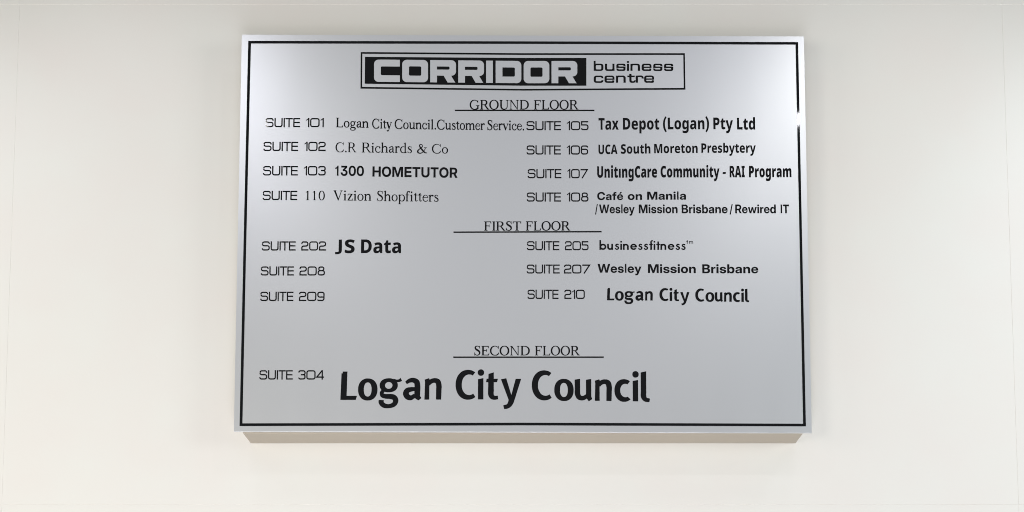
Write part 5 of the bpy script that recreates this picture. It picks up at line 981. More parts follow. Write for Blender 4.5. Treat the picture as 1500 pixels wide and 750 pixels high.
             'L': '435|49,700 48,699 48,667 46,663 39,654 21,654 20,647 0,1 1,0 381,0 408,97 407,98 154,99 154,111 154,175 156,179 156,273 158,277 '
                  '158,371 160,373 160,467 162,471 162,565 164,567 164,661 166,665 166,699 165,700',
             'a': '529|391,-16 456,41 456,43 448,51 444,59 422,87 418,97 418,99 423,102 424,105 424,131 426,135 426,209 428,213 428,255 430,259 '
                  '430,321 428,347 426,349 426,371 422,403 416,427 408,449 401,461 392,475 381,486 363,502 345,513 323,524 291,534 273,538 259,538 '
                  '257,540 231,540 213,538 179,530 161,524 141,515 123,506 103,491 81,472 72,461 54,445 54,443 55,441 86,395 95,384 97,384 141,409 '
                  '165,420 183,424 203,426 231,426 243,422 253,417 265,410 280,395 284,353 286,309 283,308 277,308 235,310 205,310 203,308 179,308 '
                  '177,306 141,304 129,302 101,294 87,288 75,282 61,272 43,254 26,233 12,207 4,183 0,163 0,135 7,107 15,87 28,63 40,47 53,32 69,19 '
                  '85,8 101,0 123,-8 147,-14 165,-14 167,-16 181,-16 207,-12 231,-3 251,8 279,32 285,40 286,39 287,32 309,30 329,12 345,2 363,-6 '
                  '381,-11 387,-16 389,-16|281,214 282,213 282,135 281,134 273,146 257,138 215,113 201,106 193,104 189,105 185,108 171,114 159,124 '
                  '152,137 148,153 148,159 151,171 150,175 153,177 173,188 223,204 257,212',
             'c': '453|377,494 361,506 339,518 325,524 303,531 285,536 261,538 231,540 193,536 173,532 149,524 131,515 111,504 97,494 81,480 60,457 '
                  '42,431 32,413 21,387 14,367 6,337 2,311 0,291 0,233 2,231 4,199 8,181 14,157 24,129 40,97 52,79 71,56 95,32 115,18 129,10 161,-3 '
                  '193,-12 213,-14 227,-14 261,-14 281,-12 307,-6 329,2 343,9 369,24 379,32 398,49 389,58 325,110 305,102 293,98 281,98 279,96 '
                  '261,96 247,98 233,102 215,111 203,119 195,126 180,141 168,159 162,171 155,189 150,203 146,221 144,243 144,267 144,289 148,313 '
                  '152,327 158,345 165,359 174,375 187,391 203,406 215,414 227,420 247,426 265,428 283,428 303,423 323,414 383,489',
             'g': '604|539,541 505,502 451,494 369,516 367,516 366,515 372,507 371,506 353,514 335,519 317,524 293,528 269,528 265,530 235,530 '
                  '231,528 207,528 183,524 153,516 131,508 101,492 89,484 74,471 60,457 49,441 37,419 32,407 26,383 26,363 24,361 26,339 28,321 '
                  '36,295 44,279 54,263 62,253 72,243 72,241 54,223 42,205 34,187 30,171 30,151 30,135 32,125 38,105 48,85 57,74 69,62 85,52 107,42 '
                  '129,36 175,26 189,24 209,24 211,22 253,22 269,20 327,9 341,4 352,-9 360,-23 360,-31 358,-41 352,-57 343,-71 333,-80 307,-94 '
                  '285,-102 259,-108 247,-110 235,-110 209,-106 183,-98 163,-88 149,-78 136,-65 127,-51 127,-49 132,-25 133,-12 117,-10 7,-3 6,-5 '
                  '4,-25 2,-27 2,-45 2,-59 4,-75 12,-97 29,-125 46,-147 59,-160 85,-180 103,-190 123,-198 145,-204 169,-208 193,-210 233,-210 '
                  '281,-206 319,-200 345,-194 371,-186 395,-175 413,-165 425,-156 441,-140 450,-131 464,-111 476,-89 487,-57 492,-29 492,-3 487,17 '
                  '483,29 470,57 462,69 448,87 427,106 413,116 393,126 381,130 357,136 317,140 275,142 247,142 243,140 217,140 183,140 159,144 '
                  '137,150 133,150 128,157 125,165 134,179 151,197 185,188 211,186 213,184 229,184 271,184 287,184 289,186 315,188 331,192 357,200 '
                  '385,213 407,226 427,242 444,261 456,279 467,305 474,331 475,357 474,377 472,391 468,407 458,429 461,433 529,440 578,467 577,471 '
                  '566,493|158,345 158,361 162,379 169,393 180,409 195,421 215,432 227,436 245,438 261,438 273,436 289,430 301,424 309,418 321,406 '
                  '331,393 338,377 342,359 342,347 338,329 331,315 320,299 305,286 295,280 281,274 265,270 259,270 241,270 225,273 209,278 192,289 '
                  '178,301 166,319 162,329',
             'i': '200|131,526 9,500 1,498 0,495 0,1 1,0 131,0 134,1 134,525|129,606 140,619 144,627 148,637 150,653 150,673 148,689 140,707 129,720 '
                  '121,728 111,734 95,740 81,742 63,742 47,739 31,733 19,724 6,711 -1,697 -5,685 -8,671 -8,655 -4,635 3,621 11,610 25,597 37,590 '
                  '49,586 63,584 85,584 101,588 111,592 121,598',
             'l': '250|135,742 5,712 0,709 0,247 -2,245 0,235 -2,233 -2,183 -4,179 -4,151 -2,149 -2,129 2,109 8,91 16,73 22,63 40,39 53,26 69,14 '
                  '89,2 99,-2 111,-6 127,-10 159,-12 209,-12 212,-9 224,65 224,71 209,76 167,84 155,88 147,92 141,105 136,123 134,137 134,195 '
                  '136,199 136,741',
             'n': '490|415,-1 416,1 416,33 418,35 418,81 420,85 424,245 426,247 426,283 428,285 428,341 426,343 426,357 422,387 412,429 408,441 '
                  '397,463 383,483 373,494 363,502 353,508 339,515 321,522 305,526 275,530 241,530 223,528 203,524 167,512 131,493 113,529 7,493 '
                  '6,491 6,483 14,427 14,409 2,1 5,0 119,0 122,1 122,355 123,356 133,348 169,386 183,397 199,405 215,412 229,415 243,416 253,414 '
                  '265,410 275,404 280,399 278,397 286,373 292,335 292,287 290,219 288,3 289,2 311,2 313,0 389,0 393,-2',
             'o': '507|289,524 255,526 213,526 191,524 173,520 149,512 119,498 103,488 85,474 70,459 55,441 42,423 32,405 20,379 12,355 6,331 2,305 '
                  '2,287 0,285 0,245 0,225 2,205 6,179 13,153 24,121 38,93 50,75 65,56 87,34 109,18 129,6 153,-4 171,-10 193,-14 233,-18 265,-16 '
                  '287,-14 307,-10 327,-4 347,5 371,18 393,34 415,56 426,69 439,89 451,111 460,131 466,149 474,179 478,205 478,223 480,225 480,285 '
                  '478,287 478,305 472,337 466,361 460,379 444,413 430,435 416,453 395,474 377,488 355,501 331,512 307,520|245,80 231,80 221,81 '
                  '209,85 201,89 193,94 182,105 173,117 167,127 158,145 150,169 144,199 142,233 142,277 144,311 148,333 152,347 162,373 174,395 '
                  '180,403 193,415 203,422 215,427 227,430 237,430 249,430 259,428 265,426 279,418 292,405 306,387 316,367 326,337 332,305 334,271 '
                  '334,237 332,205 326,173 320,153 313,137 306,123 298,111 290,101 282,95 273,88 265,84 253,80',
             't': '371|191,668 63,630 60,627 56,511 55,510 17,510 15,509 0,427 1,426 3,426 53,426 54,423 52,265 50,263 50,149 50,135 56,107 62,91 '
                  '72,69 86,47 96,35 115,18 131,8 149,0 163,-3 181,-6 199,-6 201,-8 221,-8 241,-6 263,-2 297,6 302,9 294,83 292,91 285,92 281,90 '
                  '237,88 225,90 207,96 199,100 194,105 194,113 192,131 192,145 190,147 192,197 194,199 194,231 196,235 196,245 192,249 192,423 '
                  '193,424 195,426 271,426 272,427 276,437 294,507 293,510 195,510 192,511 192,665',
             'u': '495|410,533 407,534 309,518 285,513 280,511 279,163 269,152 261,146 243,134 211,118 199,114 191,114 179,114 165,119 152,127 '
                  '142,149 138,161 134,179 134,195 134,533 131,534 127,534 19,514 1,510 0,509 0,241 -2,199 0,195 0,173 2,155 7,137 14,115 20,101 '
                  '31,81 42,63 50,53 65,38 79,28 89,22 105,15 133,7 161,4 195,4 221,10 245,19 271,32 299,51 306,43 342,-9 347,-14 430,37 428,49 '
                  '410,109',
             'y': '515|83,-240 137,-232 165,-225 189,-217 201,-212 215,-204 229,-194 256,-169 281,-137 302,-105 310,-89 316,-75 324,-53 330,-27 '
                  '334,-23 338,-13 500,501 502,507 501,510 366,509 328,373 264,133 257,113 132,521 127,522 1,497 16,453 188,-5 188,-17 184,-37 '
                  '176,-65 164,-95 156,-109 150,-115 143,-121 127,-128 81,-138 58,-145 57,-147 58,-153 78,-229 82,-239'},
 'square_bold': {'b': '760|1,720 0,719 0,1 1,0 129,0 153,-6 187,-8 481,-8 507,-6 547,4 581,20 609,42 632,71 648,105 658,145 660,179 660,331 658,365 '
                      '648,405 645,411 632,439 610,467 581,490 553,503 547,506 507,516 473,518 187,518 153,516 131,510 130,513 130,719 '
                      '129,720|166,391 175,400 185,406 205,412 213,412 447,412 455,412 469,408 479,404 487,398 497,387 505,373 508,359 510,345 '
                      '510,157 505,137 500,127 494,119 485,110 475,104 455,98 441,98 439,96 221,96 219,98 205,98 195,100 181,106 173,112 163,123 '
                      '155,137 152,151 150,165 150,353 155,373 160,383',
                 'c': '720|28,71 50,43 79,20 113,4 153,-6 187,-8 463,-8 497,-6 515,-2 537,4 571,20 600,43 622,71 638,105 644,127 648,145 650,179 '
                      '649,180 521,180 520,179 519,153 516,139 512,131 504,121 496,115 484,109 473,106 461,106 459,104 211,104 209,106 197,106 '
                      '186,109 175,114 167,120 158,131 154,139 150,155 150,363 154,379 158,387 166,397 174,403 183,408 197,412 467,412 483,410 '
                      '495,404 504,397 512,387 516,379 519,365 520,337 521,334 647,334 649,336 650,339 646,373 638,405 622,439 600,467 571,490 '
                      '537,506 497,516 463,518 187,518 153,516 135,512 113,506 79,490 51,468 28,439 12,405 2,365 0,331 0,179 2,145 12,105',
                 'e': '770|28,439 12,405 2,365 0,331 0,179 2,145 12,105 28,71 50,43 79,20 113,4 135,-2 153,-6 187,-8 567,-8 587,-6 603,-2 611,2 '
                      '619,6 631,16 641,29 648,43 653,61 654,75 654,97 657,103 654,107 654,129 650,145 641,163 639,164 521,164 520,163 520,107 '
                      '519,104 211,104 209,106 197,106 183,110 174,115 166,121 158,131 154,139 150,155 150,213 151,214 669,214 670,217 670,331 '
                      '668,365 658,405 642,439 636,447 619,468 591,490 557,506 535,512 517,516 483,518 187,518 153,516 113,506 79,490 51,468|150,301 '
                      '150,355 151,365 154,379 158,387 169,400 175,404 185,409 197,412 493,412 507,408 516,403 524,397 532,387 536,379 539,365 '
                      '540,301 539,300 151,300',
                 'i': '240|1,0 149,0 150,1 150,509 149,510 1,510 0,509 0,1|149,704 1,704 0,703 0,585 149,584 150,587 150,703',
                 'n': '760|650,1 650,341 648,375 638,413 622,445 602,469 577,490 547,505 539,508 507,516 473,518 177,518 143,516 121,510 1,510 0,509 '
                      '0,1 1,0 139,0 140,1 140,345 141,355 145,373 151,384 159,394 175,406 195,412 203,412 445,412 465,406 481,394 489,384 495,372 '
                      '498,359 500,345 500,1 501,0 649,0',
                 'r': '560|1,0 149,0 150,1 150,355 151,365 154,379 158,387 166,397 175,404 185,409 197,412 203,412 347,412 363,410 375,404 384,397 '
                      '392,387 396,379 400,363 400,301 401,300 529,300 530,301 530,351 528,383 524,399 518,419 506,445 485,472 461,492 431,506 '
                      '397,515 371,518 167,518 135,516 113,510 1,510 0,509 0,1',
                 's': '730|617,54 630,79 638,109 640,131 640,309 639,310 197,310 183,313 173,319 166,327 163,333 160,341 160,379 163,393 169,403 '
                      '177,410 185,414 197,416 463,416 471,414 479,410 488,401 491,395 494,383 495,350 639,350 640,351 640,371 638,401 630,431 '
                      '618,455 606,471 599,478 578,495 553,508 539,512 523,516 493,518 155,518 131,515 103,508 77,495 55,478 38,457 25,429 18,403 '
                      '16,391 16,369 14,367 15,208 453,208 467,205 479,198 484,191 487,185 490,171 490,131 485,119 480,111 473,106 465,102 453,100 '
                      '181,100 173,103 163,109 156,117 153,123 150,131 150,165 149,166 15,166 14,143 16,141 18,109 26,77 37,55 52,35 75,16 103,2 '
                      '131,-5 163,-8 501,-8 523,-6 553,2 577,14 599,32',
                 't': '560|131,640 130,639 130,511 129,510 1,510 0,509 0,409 1,408 129,408 130,407 130,151 133,125 140,95 146,81 156,61 175,38 '
                      '199,18 229,4 265,-6 297,-8 393,-8 425,-6 461,4 491,18 516,39 534,61 544,81 550,95 557,125 560,163 559,164 451,164 450,163 '
                      '450,147 448,137 442,123 434,113 426,107 414,101 403,98 391,98 389,96 341,96 339,98 327,98 313,102 305,106 297,112 288,123 '
                      '284,131 281,145 280,155 280,407 281,408 499,408 500,409 500,509 499,510 281,510 280,511 280,639 279,640',
                 'u': '760|0,509 0,169 2,135 12,97 28,65 48,41 73,20 103,5 111,2 143,-6 177,-8 473,-8 507,-6 529,0 649,0 650,1 650,509 649,510 '
                      '511,510 510,509 510,173 508,159 505,146 500,135 491,124 485,118 479,114 465,108 455,106 441,106 439,104 221,104 219,106 '
                      '205,106 191,110 181,114 169,124 161,134 155,146 152,159 150,173 150,509 149,510 1,510'}}

# ---- sign layout in metres on the sign face (x from the centre, z from its foot)
TXT = [('suite_number', None,
  [('SUITE', 'square_light', -0.5458, 0.6612, -0.4722, 0.6612, 0.02012), ('101', 'square_light', -0.46, 0.6612, -0.4219, 0.6612, 0.02012)]),
 ('suite_number', None,
  [('SUITE', 'square_light', -0.5492, 0.6085, -0.4755, 0.6085, 0.02021), ('102', 'square_light', -0.4627, 0.6085, -0.4172, 0.6085, 0.02021)]),
 ('suite_number', None,
  [('SUITE', 'square_light', -0.5491, 0.5546, -0.4753, 0.5546, 0.02074), ('103', 'square_light', -0.4632, 0.5546, -0.4165, 0.5546, 0.02074)]),
 ('suite_number', None,
  [('SUITE', 'square_light', -0.549, 0.5005, -0.4758, 0.5005, 0.02022), ('110', 'serif_light', -0.4573, 0.5005, -0.4177, 0.5005, 0.02022)]),
 ('suite_number', None,
  [('SUITE', 'square_light', -0.5487, 0.3903, -0.4775, 0.3903, 0.01993), ('202', 'square_light', -0.4657, 0.3903, -0.4134, 0.3903, 0.01993)]),
 ('suite_number', None,
  [('SUITE', 'square_light', -0.5499, 0.336, -0.4803, 0.336, 0.01971), ('208', 'square_light', -0.4687, 0.336, -0.4152, 0.336, 0.01971)]),
 ('suite_number', None,
  [('SUITE', 'square_light', -0.55, 0.2807, -0.4805, 0.2807, 0.02009), ('209', 'square_light', -0.4688, 0.2807, -0.4152, 0.2807, 0.02009)]),
 ('suite_number', None,
  [('SUITE', 'square_light', -0.5489, 0.1118, -0.4793, 0.1118, 0.02002), ('304', 'square_light', -0.4678, 0.1118, -0.4141, 0.1118, 0.02002)]),
 ('suite_number', None,
  [('SUITE', 'square_light', 0.0074, 0.6545, 0.0809, 0.6545, 0.01996), ('105', 'square_light', 0.0929, 0.6545, 0.1392, 0.6545, 0.01996)]),
 ('suite_number', None,
  [('SUITE', 'square_light', 0.0077, 0.6007, 0.0804, 0.6007, 0.02005), ('106', 'square_light', 0.0927, 0.6007, 0.1382, 0.6007, 0.02005)]),
 ('suite_number', None,
  [('SUITE', 'square_light', 0.01, 0.5485, 0.0815, 0.5485, 0.02013), ('107', 'square_light', 0.0937, 0.5485, 0.1384, 0.5485, 0.02013)]),
 ('suite_number', None,
  [('SUITE', 'square_light', 0.0081, 0.4972, 0.0805, 0.4972, 0.01992), ('108', 'square_light', 0.0929, 0.4972, 0.1384, 0.4972, 0.01992)]),
 ('suite_number', None,
  [('SUITE', 'square_light', 0.0085, 0.391, 0.0768, 0.391, 0.01963), ('205', 'square_light', 0.0886, 0.391, 0.1382, 0.391, 0.01963)]),
 ('suite_number', None,
  [('SUITE', 'square_light', 0.0081, 0.3403, 0.0774, 0.3403, 0.01942), ('207', 'square_light', 0.0864, 0.3403, 0.1424, 0.3403, 0.01942)]),
 ('suite_number', None,
  [('SUITE', 'square_light', 0.0097, 0.2852, 0.0749, 0.2852, 0.01995), ('210', 'square_light', 0.087, 0.2852, 0.1299, 0.2852, 0.01995)]),
 ('tenant_name', 'narrow serif tenant name beside the first ground floor suite',
  [('Logan', 'serif', -0.396, 0.6613, -0.3269, 0.6598, 0.02058), ('City', 'serif', -0.3196, 0.6586, -0.2777, 0.6583, 0.02088),
   ('Council.', 'serif', -0.2719, 0.6577, -0.1839, 0.6564, 0.02088), ('Customer', 'serif', -0.1822, 0.6562, -0.0807, 0.6551, 0.02118),
   ('Service.', 'serif', -0.0752, 0.655, 0.0026, 0.6545, 0.02118)]),
 ('tenant_name', 'wide light serif tenant name',
  [('C.R', 'serif_light', -0.3964, 0.6062, -0.3523, 0.6058, 0.02111), ('Richards', 'serif_light', -0.3407, 0.6055, -0.2346, 0.6041, 0.02141),
   ('&', 'serif_light', -0.224, 0.6034, -0.2028, 0.6032, 0.0205), ('Co', 'serif_light', -0.1925, 0.6032, -0.1583, 0.6032, 0.0202)]),
 ('tenant_name', 'bold sans serif tenant name with a number',
  [('1300', 'grotesk', -0.3964, 0.5542, -0.3358, 0.5534, 0.02194), ('HOMETUTOR', 'grotesk', -0.3178, 0.5522, -0.138, 0.5494, 0.02224)]),
 ('tenant_name', 'spaced light serif tenant name',
  [('Vizion', 'serif_light', -0.3995, 0.5001, -0.3198, 0.4992, 0.02157), ('Shopfitters', 'serif_light', -0.3075, 0.4987, -0.1776, 0.4971, 0.02157)]),
 ('tenant_name', 'large bold tenant name',
  [('JS', 'humanist', -0.3945, 0.3849, -0.3535, 0.3848, 0.02915), ('Data', 'humanist', -0.34, 0.3848, -0.256, 0.3848, 0.0296)]),
 ('tenant_name', 'bold condensed tenant name with brackets',
  [('Tax', 'humanist', 0.1603, 0.6556, 0.203, 0.6559, 0.02557), ('Depot', 'humanist', 0.2121, 0.6559, 0.2892, 0.6562, 0.02557),
   ('(Logan)', 'humanist', 0.2971, 0.6565, 0.3947, 0.6567, 0.02557), ('Pty', 'humanist', 0.4038, 0.6568, 0.4453, 0.6565, 0.02557),
   ('Ltd', 'humanist', 0.454, 0.6562, 0.4923, 0.6559, 0.02572)]),
 ('tenant_name', 'bold condensed tenant name',
  [('UCA', 'humanist', 0.16, 0.6017, 0.2002, 0.602, 0.02065), ('South', 'humanist', 0.2074, 0.6026, 0.2699, 0.6031, 0.0205),
   ('Moreton', 'humanist', 0.2779, 0.6037, 0.3699, 0.6043, 0.0202), ('Presbytery', 'humanist', 0.3778, 0.6046, 0.493, 0.6049, 0.02051)]),
 ('tenant_name', 'very condensed tenant name with a dash',
  [('UnitıngCare', 'humanist_heavy', 0.157, 0.5498, 0.2836, 0.5501, 0.02495), ('Community', 'humanist_heavy', 0.291, 0.5504, 0.4156, 0.5506, 0.02495),
   ('-', 'humanist_heavy', 0.4223, 0.5504, 0.4288, 0.5504, 0.02495), ('RAI', 'humanist_heavy', 0.4369, 0.5506, 0.4689, 0.5506, 0.02495),
   ('Program', 'humanist_heavy', 0.4777, 0.5507, 0.5674, 0.5509, 0.02495)]),
 ('tenant_name', 'wide bold sans serif tenant name',
  [('Café', 'grotesk', 0.1568, 0.5007, 0.2115, 0.5007, 0.01737), ('on', 'grotesk', 0.2212, 0.501, 0.2515, 0.5011, 0.01737),
   ('Manila', 'grotesk', 0.2622, 0.5014, 0.3441, 0.5016, 0.01752)]),
 ('tenant_name', 'two tenant names joined by slashes',
  [('/', 'grotesk_medium', 0.1522, 0.4718, 0.158, 0.4718, 0.01884), ('Wesley', 'grotesk_medium', 0.1607, 0.4718, 0.2356, 0.4718, 0.01884),
   ('Mission', 'grotesk_medium', 0.2444, 0.4718, 0.326, 0.4718, 0.01884), ('Brisbane', 'grotesk_medium', 0.3347, 0.4718, 0.4315, 0.4718, 0.01884),
   ('/', 'grotesk_medium', 0.4358, 0.4718, 0.4423, 0.4718, 0.01884), ('Rewired', 'grotesk_medium', 0.4475, 0.4718, 0.5331, 0.4718, 0.01884),
   ('IT', 'grotesk_medium', 0.5433, 0.4718, 0.5608, 0.4718, 0.01884)]),
 ('tenant_name', 'small geometric lower case tenant name with a raised mark',
  [('businessfitness', 'geometric', 0.161, 0.3921, 0.3422, 0.3918, 0.01964), ('tm', 'geometric', 0.3439, 0.4052, 0.3579, 0.4052, 0.00833)]),
 ('tenant_name', 'spaced bold sans serif tenant name',
  [('Wesley', 'grotesk', 0.1568, 0.3422, 0.249, 0.3419, 0.01898), ('Mission', 'grotesk', 0.2626, 0.3415, 0.3629, 0.3413, 0.01898),
   ('Brisbane', 'grotesk', 0.3766, 0.341, 0.4941, 0.3409, 0.01927)]),
 ('tenant_name', 'bold tenant name of medium size',
  [('Logan', 'council', 0.1764, 0.2823, 0.2724, 0.2818, 0.02659), ('City', 'council', 0.2862, 0.281, 0.3491, 0.2805, 0.02659),
   ('Council', 'council', 0.3612, 0.2798, 0.4741, 0.2789, 0.02689)]),
 ('tenant_name', 'largest and boldest tenant name',
  [('Logan', 'council', -0.3794, 0.0684, -0.1688, 0.0691, 0.06055), ('City', 'council', -0.1399, 0.0695, -0.0034, 0.0693, 0.06055),
   ('Council', 'council', 0.0188, 0.0684, 0.2644, 0.0649, 0.06083)])]
HEADS = [([('GROUND', 'serif', -0.113, 0.7007, 0.0127, 0.7007, 0.02048), ('FLOOR', 'serif', 0.0236, 0.7007, 0.118, 0.7007, 0.02033)],
  (-0.1445, 0.6984, 0.1519, 0.6983, 0.0029)),
 ([('FIRST', 'serif', -0.0813, 0.4339, -0.0035, 0.4339, 0.01954), ('FLOOR', 'serif', 0.0065, 0.434, 0.0999, 0.4342, 0.01969)],
  (-0.1459, 0.4302, 0.1658, 0.4314, 0.0029)),
 ([('SECOND', 'serif', -0.1011, 0.1638, 0.0147, 0.1638, 0.01979), ('FLOOR', 'serif', 0.0255, 0.1638, 0.119, 0.1638, 0.01979)],
  (-0.145, 0.1597, 0.169, 0.1598, 0.0029))]
LOGO_WORDS = [('business', 'square_bold', 0.1507, 0.7866, 0.32, 0.7864, 0.02135), ('centre', 'square_bold', 0.1506, 0.7599, 0.2791, 0.7602, 0.02132)]
